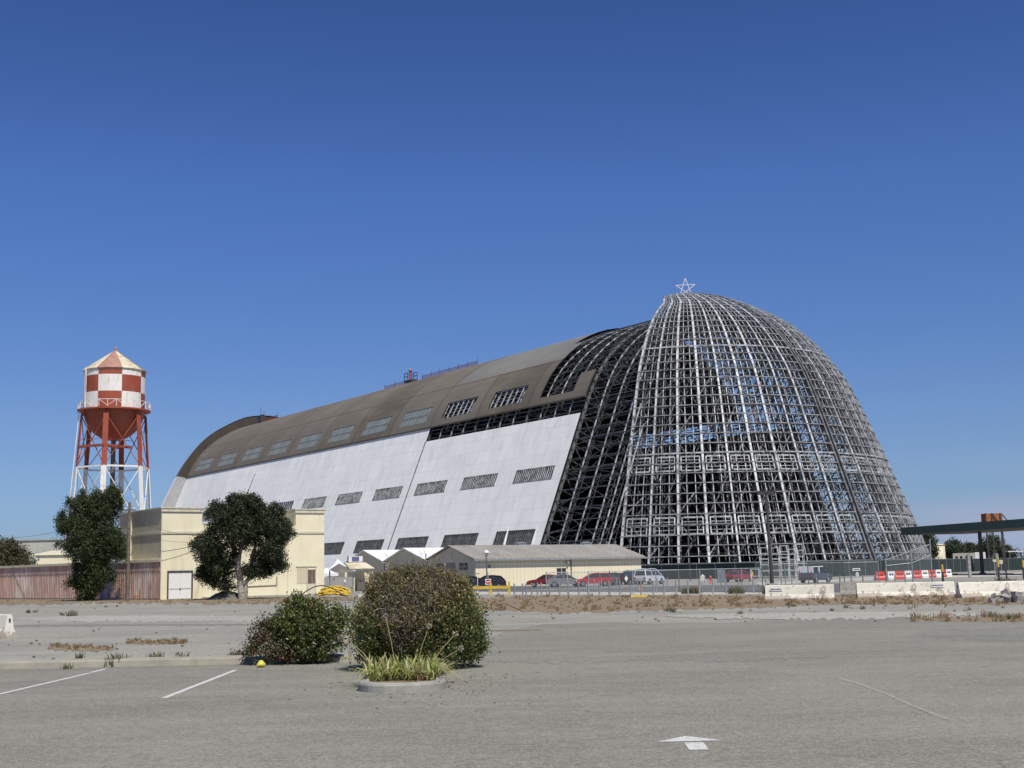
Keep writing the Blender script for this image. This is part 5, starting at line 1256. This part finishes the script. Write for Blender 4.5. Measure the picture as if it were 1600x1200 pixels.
# ================================================================== BARRIERS
def kprof(h=.82, w_=.6): return [(-w_ / 2, 0), (-w_ / 2, .08), (-.16, .30), (-.085, h - .03), (-.06, h), (.06, h), (.085, h - .03), (.16, .30), (w_ / 2, .08), (w_ / 2, 0)]
def barrier(a, c, m, label, h=.82, notch=True):
    d = c - a; L_ = d.length; o = empty('concrete_barrier', a, math.atan2(d.y, d.x), label, 'barrier', 'concrete road barriers')
    P_ = kprof(h); b = MB(); n = 16; r = random.Random(int(L_ * 100)); V_ = []
    for i in range(n + 1):
        x = L_ * i / n
        for (y, z) in P_: V_.append((x, y + r.uniform(-.006, .006), z + (r.uniform(-.012, .006) if z > .5 else 0)))
    k = len(P_); fs = [(i * k + j, i * k + (j + 1) % k, (i + 1) * k + (j + 1) % k, (i + 1) * k + j) for i in range(n) for j in range(k)]
    b.add(V_, fs); b.add(V_[:k], [tuple(range(k))]); b.add(V_[-k:], [tuple(range(k - 1, -1, -1))]); b.build('block', m, o)
    if notch:
        for t_ in (.33, .68): b = MB(); x = L_ * t_; b.box(x - .18, x + .18, -.304, .304, -.01, .07); b.build('lifting_slot', M_['dark_metal'], o)
    b = MB(); b.box(-.012, .0, -.03, .03, .55, .66); b.bar((-.015, 0, .60), (-.05, 0, .60), .05); b.build('pin_loop', M_['dark_metal'], o)
    return o, L_
B1, L1 = barrier(gx(1194, 73.5), gx(1301, 72.5), M_['barrier'], 'white flaking concrete barrier standing alone right of the lamp pole')
B2, L2 = barrier(gx(1311, 80.5), gx(1402, 79.5), M_['barrier_grey'], 'unpainted grey concrete barrier set back behind the white ones')
B3, L3 = barrier(gx(1336, 74.5), gx(1488, 74.0), M_['barrier'], 'longest white barrier, with weeds along its foot, left of the rubble one')
B4, L4 = barrier(gx(1493.5, 69.5), gx(1660, 72), M_['barrier'], 'white barrier with broken concrete rubble at its foot, right edge')
B5, L5 = barrier(gx(1455, 86.0), gx(1700, 84), M_['barrier_grey'], 'low grey concrete barrier line behind the white barriers at right', .62)
lp_ = G(14, 997); B6, L6 = barrier(lp_, lp_ + Vector((-4.0, 3.6, 0)), M_['barrier'], 'white concrete barrier with its end showing, far left edge', .80)
def scrib(par, x0, x1, y, z0, z1, back=True, n=5, sd=1):
    r = random.Random(sd); b = MB(); b.box(x0, x1, y, y + .006, z0, z1); pl_ = b.build('stencil_patch', M_['plastic_white'], par)
    b = MB(); x = x0 + .06
    while x < x1 - .1:
        w_ = r.uniform(.03, .07); b.box(x, x + w_, y - .006, y - .001, (z0 + z1) / 2 - .035, (z0 + z1) / 2 + .035); x += w_ + .03
    b.build('stencil_lettering', M_['dark_metal'], pl_)
scrib(B1, .25, .95, -.165, .50, .68, sd=2); scrib(B3, 4.15, 4.9, -.165, .50, .72, sd=3)
# rubble
rub = empty('rubble_pile', G(1572, 941.5), 0, 'heap of broken grey concrete rubble against the rightmost white barrier', 'rubble')
r_ = random.Random(31)
for i in range(16):
    s = r_.uniform(.12, .32); x, y, z = r_.uniform(-.95, .85), r_.uniform(-.3, .25), s * .45 + (r_.uniform(.0, .3) if i > 9 else 0)
    bm_ = MB(); vs = [Vector((r_.uniform(.5, 1) * a_, r_.uniform(.5, 1) * b_, r_.uniform(.4, .8) * c_)) * s for a_ in (-1, 1) for b_ in (-1, 1) for c_ in (-1, 1)]
    rot = Matrix.Rotation(r_.uniform(0, 6), 3, Vector((r_.random(), r_.random(), 1)).normalized()); vs = [rot @ v + Vector((x, y, z)) for v in vs]
    bm_.add(vs, [(0, 1, 3, 2), (4, 6, 7, 5), (0, 4, 5, 1), (2, 3, 7, 6), (0, 2, 6, 4), (1, 5, 7, 3)]); bm_.build('chunk', M_['rock'], rub)
# gravel heap by the juniper
gh = MB(); gh.lathe([(1.9 * (1 - t_) ** .8 * 1.0, .72 * (1 - math.cos(t_ * PI)) / 2) for t_ in [i / 8 for i in range(9)]], 26)
r_ = random.Random(33); gh.v = [(x * 1.15 + r_.uniform(-.06, .06), y * .8, z + (r_.uniform(-.04, .04) if z > .02 else 0)) for x, y, z in gh.v]
o = gh.build('gravel_heap', M_['gravel']); o.location = gx(355, 113); tag(o, 'low cone of dark gravel against the cream wall left of the juniper trunk', 'gravel heap')

# ================================================================== POSTS, FENCES, POLES
b = MB(); b.tube((0, 0, 0), (0, 0, 1.0), .055, None, 8); b.tube((0, 0, 1.0), (0, 0, 1.03), .05, .02, 8); pm = b.build('steel_post', M_['galv']).data
bpy.data.objects.remove(bpy.data.objects['steel_post'])
def post(x, Y, label, grp, s=1.0, nm='steel_post'):
    o = bpy.data.objects.new(nm, pm); COL.objects.link(o); o.location = gx(x, Y); o.scale = (1, 1, s); return tag(o, label, 'post', grp)
ORD = 'first second third fourth fifth sixth seventh eighth ninth tenth eleventh twelfth thirteenth fourteenth fifteenth sixteenth seventeenth eighteenth nineteenth twentieth twenty-first twenty-second twenty-third twenty-fourth twenty-fifth'.split()
for k_, x in enumerate((803, 816, 821.5, 830, 839, 845, 858, 873.5, 887.5, 903.5, 918, 935.5, 950.5, 967.5, 984, 1000.5, 1019.5, 1036, 1055, 1073.5, 1091.5, 1112.5, 1133, 1153, 1175.5)):
    post(x, 92 + (x - 800) * .004, ORD[k_] + ' short galvanised steel post from the left in the front row by the dry grass', 'front row of short steel posts', 1.03)
for k_, x in enumerate((894, 928, 939, 963, 995, 1026, 1042, 1195, 1220, 1236, 1274, 1292)): post(x, 122, ORD[k_] + ' short grey post from the left in the back row near the road', 'back row of short steel posts')
for k_, x in enumerate((1311, 1329, 1347, 1365, 1383, 1397, 1413)): post(x, 96, ORD[k_] + ' short post from the left behind the set-back grey barrier', 'posts behind the grey barrier', 1.05)
def chainfence(pts, h, label, grp=None, posts=True, h2=None, spacing=3.0, name='chain_link_fence', mesh='chain'):
    """pts ground points"""
    o = empty(name, pts[0], 0, label, 'fence', grp)
    for a_, c_ in zip(pts, pts[1:]):
        a_, c_ = a_ - pts[0], c_ - pts[0]; d = c_ - a_; n = max(1, round(d.length / spacing)); b = MB(); s = Vector((-d.y, d.x, 0)).normalized() * .01; H_ = Vector((0, 0, h))
        up = Vector((0, 0, 1)); b.add([a_ - s, c_ - s, c_ - s + H_, a_ - s + H_], [(0, 1, 2, 3)]); b.build('mesh' if mesh == 'chain' else 'screen', M_[mesh], o)
        b = MB(); b.tube(a_ + H_, c_ + H_, .03, None, 6); b.build('top_rail', M_['galv'], o)
        for i in range(n + 1):
            p = a_ + d * i / n; b = MB(); b.tube(p, p + H_ * 1.03, .04, None, 6); b.build('post', M_['galv'], o)
    return o
chainfence([gx(853, 101), gx(952, 101.5), gx(1060, 102), gx(1190, 104)], 1.75, 'chain-link fence on thin posts between the parked cars and the front posts', None, spacing=2.0)
chainfence([gx(1190, 104), gx(1262, 104), gx(1318, 103), gx(1372, 103)], 2.05, 'chain-link fence running behind the first white barrier and scaffolding', None, spacing=2.2)
g_ = empty('chain_link_gate', gx(1384, 92), 0, 'chain-link gate with slanting top rail before the red and white blocks', 'gate')
ga = gx(1384, 92); pts = [gx(x, 92) - ga for x in (1384, 1424.5, 1455)]
for p, h in zip(pts, (2.3, 2.85, 3.55)):
    b = MB(); b.tube(p, p + Vector((0, 0, h)), .05, None, 7); b.build('post', M_['galv'], g_)
for p, q, z0, z1 in ((pts[0], pts[2], 2.15, 3.2), (pts[0], pts[1], 1.75, 1.9), (pts[1], pts[2], 1.9, 2.4)):
    b = MB(); b.tube(p + Vector((0, 0, z0)), q + Vector((0, 0, z1)), .03, None, 6); b.build('rail', M_['galv'], g_)
b = MB(); b.quad(pts[0] + Vector((0, .01, .1)), pts[2] + Vector((0, .01, .1)), pts[2] + Vector((0, .01, 3.1)), pts[0] + Vector((0, .01, 2.1))); b.build('mesh', M_['chain'], g_)
# green screened fence round the hangar foot
gs = [Vector((HG(-49, 8, 0).x, HG(-49, 8, 0).y, 0))]
gpts = [gx(985, 238), gx(1060, 222), gx(1180, 205), gx(1300, 208), gx(1400, 222), gx(1455, 232), gx(1530, 262), gx(1640, 275)]
chainfence(gpts, 2.5, 'long dark green screened fence round the foot of the stripped dome', None, spacing=5, name='screen_fence', mesh='green_screen')
# yellow rail
yr = empty('yellow_rail', gx(735, 104), 0, 'yellow wooden rail fence on three square posts by the no entry sign', 'rail')
a_ = gx(735, 104)
for x in (735.5, 766.5, 795): p = gx(x, 104) - a_; b = MB(); b.box(p.x - .09, p.x + .09, -.09, .09, 0, .98 if x < 790 else 1.1); b.build('post', M_['yellow'], yr)
p = gx(795, 104) - a_; b = MB(); b.box(-.05, p.x, -.12, -.095, .55, .78); b.build('rail', M_['yellow'], yr)
pb = empty('parking_stop', gx(991, 88), 0, 'yellow wheel-stop bar with dark left end lying on dry grass', 'wheel stop')
b = MB(); b.prism([(-.1, 0), (.1, 0), (.07, .14), (-.07, .14)], -.3, .85, 0, Matrix.Rotation(-PI / 2, 4, 'Z')); b.build('bar', M_['yellow'], pb); b = MB(); b.prism([(-.1, 0), (.1, 0), (.07, .14), (-.07, .14)], -.95, -.302, 0, Matrix.Rotation(-PI / 2, 4, 'Z')); b.build('bare_end', M_['rot_wood'], pb)
# lamp posts
def lamp(x, Y, ytop, label, style):
    o = empty('street_lamp', gx(x, Y), 0, label, 'lamp post'); h = at(x, ytop, Y).z
    if style == 'small':
        b = MB(); b.tube((0, 0, 0), (0, 0, .5), .12, .1); b.tube((0, 0, .5), (0, 0, h - .4), .085, .06); b.build('pole', M_['steel_mid'], o)
        b = MB(); b.lathe([(.0, .32), (.16, .3), (.3, .08), (.28, 0), (0, -.02)], 14, (0, 0, h - .36)); b.build('lamp_head', M_['plastic_white'], o)
        b = MB(); b.lathe([(.22, 0), (.10, -.3), (0, -.32)], 12, (0, 0, h - .38)); b.build('lens', M_['lamp'], o)
        b = MB(); b.box(.12, .42, -.15, .1, 2.3, 2.65); b.build('control_box', M_['dark_metal'], o)
    elif style == 'tall':
        b = MB(); b.box(-.32, .32, -.32, .32, 0, .6); b.build('base', M_['concrete'], o)
        b = MB(); b.tube((0, 0, .6), (-.12, 0, h - .2), .15, .10); b.build('pole', M_['dark_metal'], o)
        for s in (-1, 1): b = MB(); b.box(-.12 + s * .12, -.12 + s * .62, -.2, .2, h - .28, h - .05); b.box(-.12 + s * .05, -.12 + s * .7, -.22, .22, h - .05, h); b.build('lamp_head', M_['dark_metal'], o)
    else:
        b = MB(); b.tube((0, 0, 0), (-.05, 0, h), .09, .06); b.build('pole', M_['dark_metal'], o)
    return o
lamp(760.5, 132, 859, 'slim grey lamp post with small round head before the cream metal building', 'small')
lamp(1205, 98, 767, 'tall dark double-headed lamp pole standing in front of the dome', 'tall')
lamp(1078, 190, 808, 'thin dark plain pole against the dome, left of the scaffolding', 'thin')
lamp(1571, 140, 826, 'thin grey pole beneath the green canopy', 'thin')
# utility pole and wires
up = empty('utility_pole', gx(200, 115), 0, 'weathered wooden utility pole at the left corner of the cream building', 'pole')
hp_ = at(200, 785, 115).z; b = MB(); b.tube((0, 0, 0), (0, 0, hp_), .17, .12, 10); b.build('pole', M_['wood'], up)
b = MB(); b.box(-.5, .5, -.06, .06, hp_ - .75, hp_ - .62); b.build('crossarm', M_['wood'], up)
for x in (-.4, .4): b = MB(); b.lathe([(.05, 0), (.05, .12), (0, .16)], 8, (x, 0, hp_ - .62)); b.build('insulator', M_['tank_white'], up)
def wire(a_, c_, sag, label, r=.018):
    o = MB(); n = 14; pts = [Vector(a_).lerp(Vector(c_), i / n) - Vector((0, 0, sag * 4 * (i / n) * (1 - i / n))) for i in range(n + 1)]; o.path(pts, r, 4)
    return tag(o.build('overhead_wire', M_['dark_metal']), label, 'wire', 'overhead wires from the wooden pole')
pt_ = gx(200, 115) + Vector((0, 0, hp_ - .7))
wire(pt_, at(-20, 842, 150), .7, 'thin wire sagging left from the wooden pole over the red shed')
wire(pt_ + Vector((0, 0, -.8)), c0 + fN * 5.4 - fD * .12 + Vector((0, 0, 5.7)), .4, 'upper wire from the wooden pole to the cream building facade')
wire(pt_ + Vector((0, 0, -1.9)), c0 + fN * 4.9 - fD * .12 + Vector((0, 0, 5.4)), .5, 'lower wire from the wooden pole along the cream building facade')
wire(c0 + fN * 4.8 - fD * .12 + Vector((0, 0, 7.0)), c0 + fN * 2.3 - fD * 2.5 + Vector((0, 0, 0)), .0, 'guy wire slanting down past the white double door', .012)
o = empty('red_standpipe', gx(219, 117), 0, 'small dark rusty pipe bracket at the foot of the red shed', 'standpipe'); b = MB(); b.tube((0, 0, 0), (0, 0, .95), .09, .07, 8); b.tube((-.5, 0, .4), (0, 0, .4), .04); b.tube((-.5, 0, 0), (-.5, 0, .45), .04); b.build('pipe', M_['rust'], o)
# signs
s_ = empty('no_entry_sign', gx(762.5, 110), 0, 'round red no entry sign with white bar on a post by the yellow rail', 'sign')
b = MB(); b.tube((0, .04, 0), (0, .04, 1.9), .03); b.build('post', M_['galv'], s_)
def disc(r, y, z, n=20): return [(r * math.cos(2 * PI * i / n), y, z + r * math.sin(2 * PI * i / n)) for i in range(n)]
zc_ = at(762.5, 909, 110).z; b = MB(); b.box(-.24, .24, -.0, .012, zc_ - .24, zc_ + .24); pl_ = b.build('plate', M_['plastic_white'], s_)
b = MB(); b.add(disc(.215, -.006, zc_), [tuple(range(20))]); b.build('disc', M_['signred'], pl_); b = MB(); b.box(-.15, .15, -.014, -.008, zc_ - .035, zc_ + .035); b.build('bar', M_['plastic_white'], pl_)
s_ = empty('street_name_sign', gx(746, 112), 0, 'thin white post with flat narrow street sign left of the grey lamp post', 'sign')
zt_ = at(746, 896, 112).z; b = MB(); b.tube((0, 0, 0), (0, 0, zt_ - .05), .025); b.build('post', M_['plastic_white'], s_); b = MB(); b.box(-.17, .17, -.015, .015, zt_ - .06, zt_ + .02); b.build('blade', M_['steel_mid'], s_)
s_ = empty('fence_sign', gx(1337.5, 102.5), 0, 'white rectangular notice hung high on the chain-link fence above the diamond', 'sign')
z_ = at(1337, 889.8, 102.5).z; b = MB(); b.box(-.3, .3, -.02, 0, z_ - .1, z_ + .1); pl_ = b.build('plate', M_['plastic_white'], s_)
b = MB(); x = -.22
for w_ in (.05, .02, .06, .05, .05, .06, .04): b.box(x, x + w_, -.03, -.022, z_ - .035, z_ + .035); x += w_ + .02
b.build('lettering', M_['dark_metal'], pl_)
s_ = empty('hazard_diamond', gx(1338.5, 102.4), 0, 'white diamond placard with small dark emblem on the chain-link fence', 'sign')
z_ = at(1338, 897.5, 102.4).z; b = MB(); b.add([(-.15, -.02, z_), (0, -.02, z_ - .22), (.15, -.02, z_), (0, -.02, z_ + .22), (-.15, 0, z_), (0, 0, z_ - .22), (.15, 0, z_), (0, 0, z_ + .22)], [(0, 1, 2, 3), (7, 6, 5, 4), (0, 4, 5, 1), (1, 5, 6, 2), (2, 6, 7, 3), (3, 7, 4, 0)]); pl_ = b.build('plate', M_['plastic_white'], s_)
b = MB(); b.add(disc(.045, -.026, z_, 12), [tuple(range(12))]); b.build('emblem', M_['dark_metal'], pl_)
s_ = empty('hazard_diamond', gx(978, 100.9), 0, 'white diamond placard on the fence before the dark parked cars', 'sign')
z_ = at(978, 904, 100.9).z; b = MB(); b.add([(-.14, -.02, z_), (0, -.02, z_ - .24), (.14, -.02, z_), (0, -.02, z_ + .24)], [(0, 1, 2, 3)]); b.build('plate', M_['plastic_white'], s_)
for x, y, h_, lb in ((1554, 876, .28, 'left one'), (1564, 878, .45, 'right, larger one')):
    s_ = empty('gate_notice', gx(x, 150), 0, 'pale notice board on the green screened gate under the canopy, ' + lb, 'sign'); z_ = at(x, y, 150).z; b = MB(); b.box(-.2, .2, -.02, .02, z_ - h_ / 2, z_ + h_ / 2); b.build('plate', M_['trim'], s_); b = MB(); b.bar((0, .03, 0), (0, .03, z_), .05); b.build('post', M_['galv'], s_)
# yellow topped bollards under the canopy
for x, Y, yt, lab in ((1471.5, 118, 882, 'yellow-topped dark bollard just right of the red and white blocks'), (1559, 128, 873, 'yellow-topped dark bollard under the middle of the canopy'), (1598, 132, 875, 'yellow-topped bollard at the right edge of the picture'), (1383.5, 150, 888, 'yellow-topped bollard at the left of the red and white blocks'), (1175, 150, 893, 'pale yellow post left of the scaffolding')):
    o = empty('bollard', gx(x, Y), 0, lab, 'bollard'); h = at(x, yt, Y).z; b = MB(); b.tube((0, 0, 0), (0, 0, h * .62), .11, .11, 10); b.build('shaft', M_['dark_metal'], o); b = MB(); b.tube((0, 0, h * .62), (0, 0, h), .115, .1, 10); b.build('cap', M_['yellow'], o)
for x, lab in ((1514, 'grey concrete post beside the left canopy column'), (1558, 'tall grey square post right of the canopy middle')):
    o = MB(); h = at(x, 866, 160).z; o.box(-.16, .16, -.16, .16, 0, h); o.prism([(-.19, h), (.19, h), (0, h + .12)], -.19, .19); o = o.build('gate_post', M_['concrete']); o.location = gx(x, 160); tag(o, lab, 'post')
# red and white water-filled blocks
wy = 150; seq = [(1367, 1381, 'r'), (1385.5, 1397, 'w'), (1397, 1412, 'r'), (1412, 1423, 'w'), (1425.5, 1438, 'r'), (1438.5, 1449, 'w'), (1449.5, 1460, 'r'), (1460.5, 1469.5, 'w'), (1470, 1476.5, 'r'), (1477, 1485, 'w')]
for i, (x0, x1, c) in enumerate(seq):
    Y = wy + i * 2.2; a_ = gx(x0, Y); wd = (x1 - x0) * Y / 2000
    o = empty('water_barrier', a_, .12, '%s plastic road block, number %s from the left in the red and white line' % ('red' if c == 'r' else 'white', ['one', 'two', 'three', 'four', 'five', 'six', 'seven', 'eight', 'nine', 'ten'][i]), 'road block', 'red and white plastic road blocks')
    b = MB(); P_ = [(-.28, 0), (-.28, .28), (-.14, .5), (-.12, 1.0), (.12, 1.0), (.14, .5), (.28, .28), (.28, 0)]
    b.prism(P_, 0, wd, 0, Matrix.Rotation(-PI / 2, 4, 'Z') @ Matrix.Scale(1, 4)); ob = b.build('body', M_['plastic_red' if c == 'r' else 'plastic_white'], o)
    for t_ in (.33, .66): b = MB(); b.box(wd * t_ - .1, wd * t_ + .1, -.17, -.10, .52, .72); b.build('fork_hole', M_['dark_metal'], o)
M_['galv_light'] = simple('pale_scaffold_tube', (.55, .56, .55), (.38, .38, .37), 4, .55)
# scaffolding towers
def scaffold(x, Y, wd, levels_, label, h=1.9):
    o = empty('scaffold_tower', gx(x, Y), -.1, label, 'scaffold', 'scaffold towers at the dome foot'); 
    for k in range(levels_):
        z0 = k * h
        for y in (0, 1.4):
            b = MB()
            for xx in (0, wd): b.bar((xx, y, z0), (xx, y, z0 + h), .055)
            for zz in (.05, .5, .98): b.bar((0, y, z0 + h * zz), (wd, y, z0 + h * zz), .045)
            b.build('end_frame', M_['galv_light'], o)
        for q in (((0, 0, z0 + .3), (0, 1.4, z0 + h - .2)), ((wd, 1.4, z0 + .3), (wd, 0, z0 + h - .2))): b = MB(); b.bar(*q, .05); b.build('cross_brace', M_['galv_light'], o)
    return o
scaffold(1190, 150, .95, 3, 'first white scaffold tower, just left of the dark lamp pole', 1.35)
scaffold(1207, 152, .9, 3, 'second white scaffold tower, just right of the dark lamp pole', 1.35); scaffold(1221, 148, .9, 3, 'third white scaffold tower from the lamp pole', 1.4)
scaffold(1234, 156, .95, 3, 'fourth white scaffold tower, darker, partly hidden', 1.3); scaffold(1244, 150, .95, 3, 'rightmost white scaffold tower, left of the dark pickup', 1.45); scaffold(1174, 146, .9, 1, 'lowest white scaffold frame at the left end of the group', 1.6)
b = MB(); 
# red stand, grey cabinet, white machine
o = empty('fire_hydrant', gx(1109.5, 155), 0, 'red hydrant-like post left of the grey cabinet', 'hydrant'); b = MB(); b.lathe([(.16, 0), (.16, .1), (.12, .12), (.12, .62), (.16, .64), (.15, .78), (.07, .9), (0, .93)], 12); b.build('barrel', M_['plastic_red'], o); b = MB(); b.tube((-.24, 0, .5), (.24, 0, .5), .07); b.build('nozzle', M_['plastic_red'], o)
o = empty('utility_cabinet', gx(1127, 160), -.05, 'grey-green metal utility cabinet left of the red car by scaffolding', 'cabinet'); b = MB(); b.box(-.5, .45, 0, .6, 0, 1.65); b.prism([(-.55, 1.65), (.5, 1.65), (.5, 1.72), (-.55, 1.72)], -.05, .65); b.build('body', simple('cabinet_paint', (.16, .20, .20), None, 2, .6), o); b = MB(); b.box(-.04, -.02, -.02, -.005, .1, 1.55); b.build('door_gap', M_['dark_metal'], o)
o = empty('small_generator', gx(1097, 165), 0, 'small pale machine standing on the apron left of the red hydrant', 'machine'); b = MB(); b.box(-.25, .25, -.2, .2, .25, .75); b.box(-.3, -.24, -.25, .25, 0, .9); b.box(.24, .3, -.25, .25, 0, .9); b.build('frame', M_['trim'], o); b = MB(); b.lathe([(.14, 0), (.16, .2), (0, .25)], 10, (0, 0, .75)); b.build('tank', M_['plastic_white'], o)
o = empty('small_traffic_cone', gx(999.5, 118), 0, 'tiny orange cone near the chain-link fence posts', 'cone'); b = MB(); b.lathe([(.04, .55), (.15, .04), (.22, .04), (.22, 0), (0, 0)], 12); b.build('cone', simple('orange', (.75, .2, .06), None, 3, .6), o)
for x in (788, 832):          # two pale mast-like vents on the wall above the metal building
    p = at(x, 846, 190)
    o = empty('roof_mast', Vector((p.x, 190, 0)) + Vector((0, 0, 0)), 0, 'slender pale mast leaning behind the metal roof, %s of two' % ('left' if x < 800 else 'right'), 'mast'); b = MB(); z0, z1 = at(x, 850, 190).z, at(x + 6, 822, 190).z; b.bar((0, 0, 0), (.0, 0, z0), .3); b.bar((0, 0, z0), (.75, 0, z1), .34, .34, w2=.14); b.build('mast', M_['plastic_white'], o)

# ================================================================== CARS
def make_car(kind, col, label, pos, heading, scale=1.0, grp='cars parked beyond the posts'):
    """x = forward; built from a side outline with rounded plan"""
    root = empty({'pickup': 'pickup_truck', 'van': 'parked_van'}.get(kind, 'parked_car'), pos, heading, label, {'pickup': 'pickup', 'van': 'van'}.get(kind, 'car'), grp)
    pm_ = paint('car_paint', col)
    if kind == 'sedan':
        low = [(-2.25, .35), (-2.3, .6), (-2.22, .88), (-1.55, .97), (1.0, .95), (1.95, .82), (2.25, .66), (2.3, .45), (2.2, .3)]; top = [(-1.6, .95), (-.95, 1.36), (-.3, 1.44), (.3, 1.40), (1.1, .94)]
    elif kind == 'hatch':
        low = [(-2.0, .35), (-2.08, .65), (-1.98, 1.0), (1.0, .98), (1.75, .84), (2.05, .62), (2.1, .42), (2.0, .3)]; top = [(-1.92, 1.0), (-1.5, 1.42), (-.6, 1.52), (.2, 1.46), (1.15, .96)]
    elif kind == 'suv':
        low = [(-2.2, .42), (-2.28, .7), (-2.22, 1.08), (1.0, 1.06), (2.0, .95), (2.25, .75), (2.28, .5), (2.2, .38)]; top = [(-2.15, 1.08), (-1.95, 1.68), (-.6, 1.76), (.35, 1.7), (1.15, 1.05)]
    elif kind == 'van':
        low = [(-2.4, .4), (-2.45, .8), (-2.42, 1.1), (1.2, 1.08), (2.1, .95), (2.4, .75), (2.42, .45), (2.3, .36)]; top = [(-2.38, 1.1), (-2.15, 1.8), (-.5, 1.9), (.6, 1.84), (1.7, 1.02)]
    else:
        low = [(-2.7, .5), (-2.75, .75), (-2.72, 1.12), (-.7, 1.12), (1.2, 1.1), (2.45, 1.02), (2.7, .85), (2.72, .55), (2.6, .45)]; top = [(-.75, 1.12), (-.65, 1.72), (-.2, 1.8), (.6, 1.76), (1.35, 1.08)]
    Wd = .86
    def loft(b, poly, wfun, mi=0):
        n = len(poly); ys = (-1, -.93, .93, 1); V_ = []
        for y in ys:
            k = .965 if abs(y) == 1 else 1.0
            cx = sum(p[0] for p in poly) / n; cz = sum(p[1] for p in poly) / n
            for x, z in poly: V_.append((cx + (x - cx) * k, y * wfun(z), cz + (z - cz) * (k if abs(y) == 1 else 1)))
        f = [tuple(range(n)), tuple(range(4 * n - 1, 3 * n - 1, -1))]
        for j in range(3): f += [(j * n + i, (j + 1) * n + i, (j + 1) * n + (i + 1) % n, j * n + (i + 1) % n) for i in range(n)]
        b.add(V_, f, mi)
    b = MB(); bot = [(x, z) for x, z in low]; loft(b, bot, lambda z: Wd); 
    zl = top[0][1]; zr_ = max(p[1] for p in top)
    wt = lambda z: Wd - .02 - .17 * max(0, (z - .95)) / .8 * 1.4
    # roof skin and pillars
    rp = [(x, z) for x, z in top]; roof = [(x, z) for x, z in rp[1:-1]]
    for (xa, za), (xb, zb_) in zip(roof, roof[1:]): b.quad((xa, -wt(za), za), (xb, -wt(zb_), zb_), (xb, wt(zb_), zb_), (xa, wt(za), za))
    for s in (-1, 1):
        for (xa, za), (xb, zb_) in zip(rp, rp[1:]): b.bar((xa, s * wt(za), za), (xb, s * wt(zb_), zb_), .09, .09)
        xm = (rp[1][0] + rp[-2][0]) / 2; b.bar((xm, s * wt(.95), rp[0][1]), (xm, s * wt(zr_), zr_), .09, .06)
    b.build('body', pm_, root)
    b = MB(); ins = [(x * .985, z - .02) for x, z in rp]; 
    n = len(ins); V_ = [(x, -wt(z) + .03, z) for x, z in ins] + [(x, wt(z) - .03, z) for x, z in ins]; b.add(V_, [tuple(range(n)), tuple(range(2 * n - 1, n - 1, -1))] + [(i, i + n, (i + 1) % n + n, (i + 1) % n) for i in range(n)]); b.build('windows', M_['dark'], root)
    fx, rx = low[-3][0] * .63, low[0][0] * .62; wr = .33 if kind in ('sedan', 'hatch') else .38
    for x in (fx, rx):
        for s in (-1, 1):
            b = MB(); b.tube((x, s * (Wd - .2), wr), (x, s * (Wd + .015), wr), wr, None, 16); w_ = b.build('wheel', M_['tyre'], root)
            b = MB(); b.tube((x, s * (Wd + .016), wr), (x, s * (Wd + .025), wr), wr * .58, None, 12); b.build('rim', M_['chrome'], w_)
    for s in (-1, 1):
        xh = low[-2][0]; b = MB(); b.box(xh - .1, xh + .012, s * .62 - .16, s * .62 + .16, .58, .74); b.build('headlight', M_['lamp'], root)
        xt = low[1][0]; b = MB(); b.box(xt - .012, xt + .1, s * .66 - .13, s * .66 + .13, .68, .9); b.build('taillight', M_['tail'], root)
        b = MB(); b.box(top[-1][0] - .35, top[-1][0] - .2, s * (Wd + .02) - .07, s * (Wd + .02) + .07, zl + .02, zl + .14); b.build('mirror', pm_, root)
    b = MB(); b.box(low[-1][0] - .1, low[-2][0] + .05, -.8, .8, .3, .48); b.box(low[1][0] - .05, low[0][0] + .1, -.8, .8, .33, .5); b.build('bumper', M_['dark_metal'], root)
    if kind == 'pickup':
        b = MB(); b.box(-2.6, -.85, -.75, .75, 1.125, 1.13); b.build('bed', M_['dark_metal'], root)
    return root
CN = Nv
make_car('sedan', (.02, .028, .04), 'dark blue-black sedan, leftmost car, nose hidden by the big shrub', gx(730, 152), PI + .25)
make_car('hatch', (.02, .02, .022), 'black round-backed hatchback behind the no entry sign', gx(760.5, 144), PI + .1)
make_car('sedan', (.20, .015, .018), 'dark red sedan, leftmost of the cars seen behind the chain-link fence', gx(853, 152), PI - .05)
make_car('sedan', (.17, .18, .18), 'silver-grey sedan between the dark red and bright red cars', gx(882, 150), .15)
make_car('hatch', (.42, .012, .02), 'bright red hatchback in the middle of the parked row', gx(927, 150), PI + .05)
make_car('hatch', (.05, .055, .06), 'charcoal hatchback just right of the bright red hatchback', gx(951, 156), PI / 2 + .2)
make_car('sedan', (.16, .03, .03), 'maroon car half hidden behind the white diamond placard', gx(964, 160), .8)
make_car('suv', (.03, .033, .04), 'black tall car left of the silver van', gx(985, 158), PI / 2 + .3)
make_car('sedan', (.07, .075, .085), 'dark grey car squeezed beside the silver van', gx(996, 163), .7)
make_car('van', (.55, .58, .62), 'silver-white minivan at the right end of the parked row', gx(1014, 156), .98)
make_car('sedan', (.24, .016, .026), 'red car parked left of the scaffold towers', gx(1154, 162), .75)
pk = make_car('suv', (.05, .065, .09), 'dark blue pickup-style truck with pale cap right of the scaffolding', gx(1273, 140), .86, grp='cars parked beyond the posts')
b = MB(); b.box(-2.0, .25, -.84, .84, 1.70, 1.79); b.box(-.75, -.6, -.87, .87, 1.1, 1.75); b.box(-2.1, -1.98, -.85, .85, 1.1, 1.75); b.build('roof_cap', M_['plastic_white'], pk)
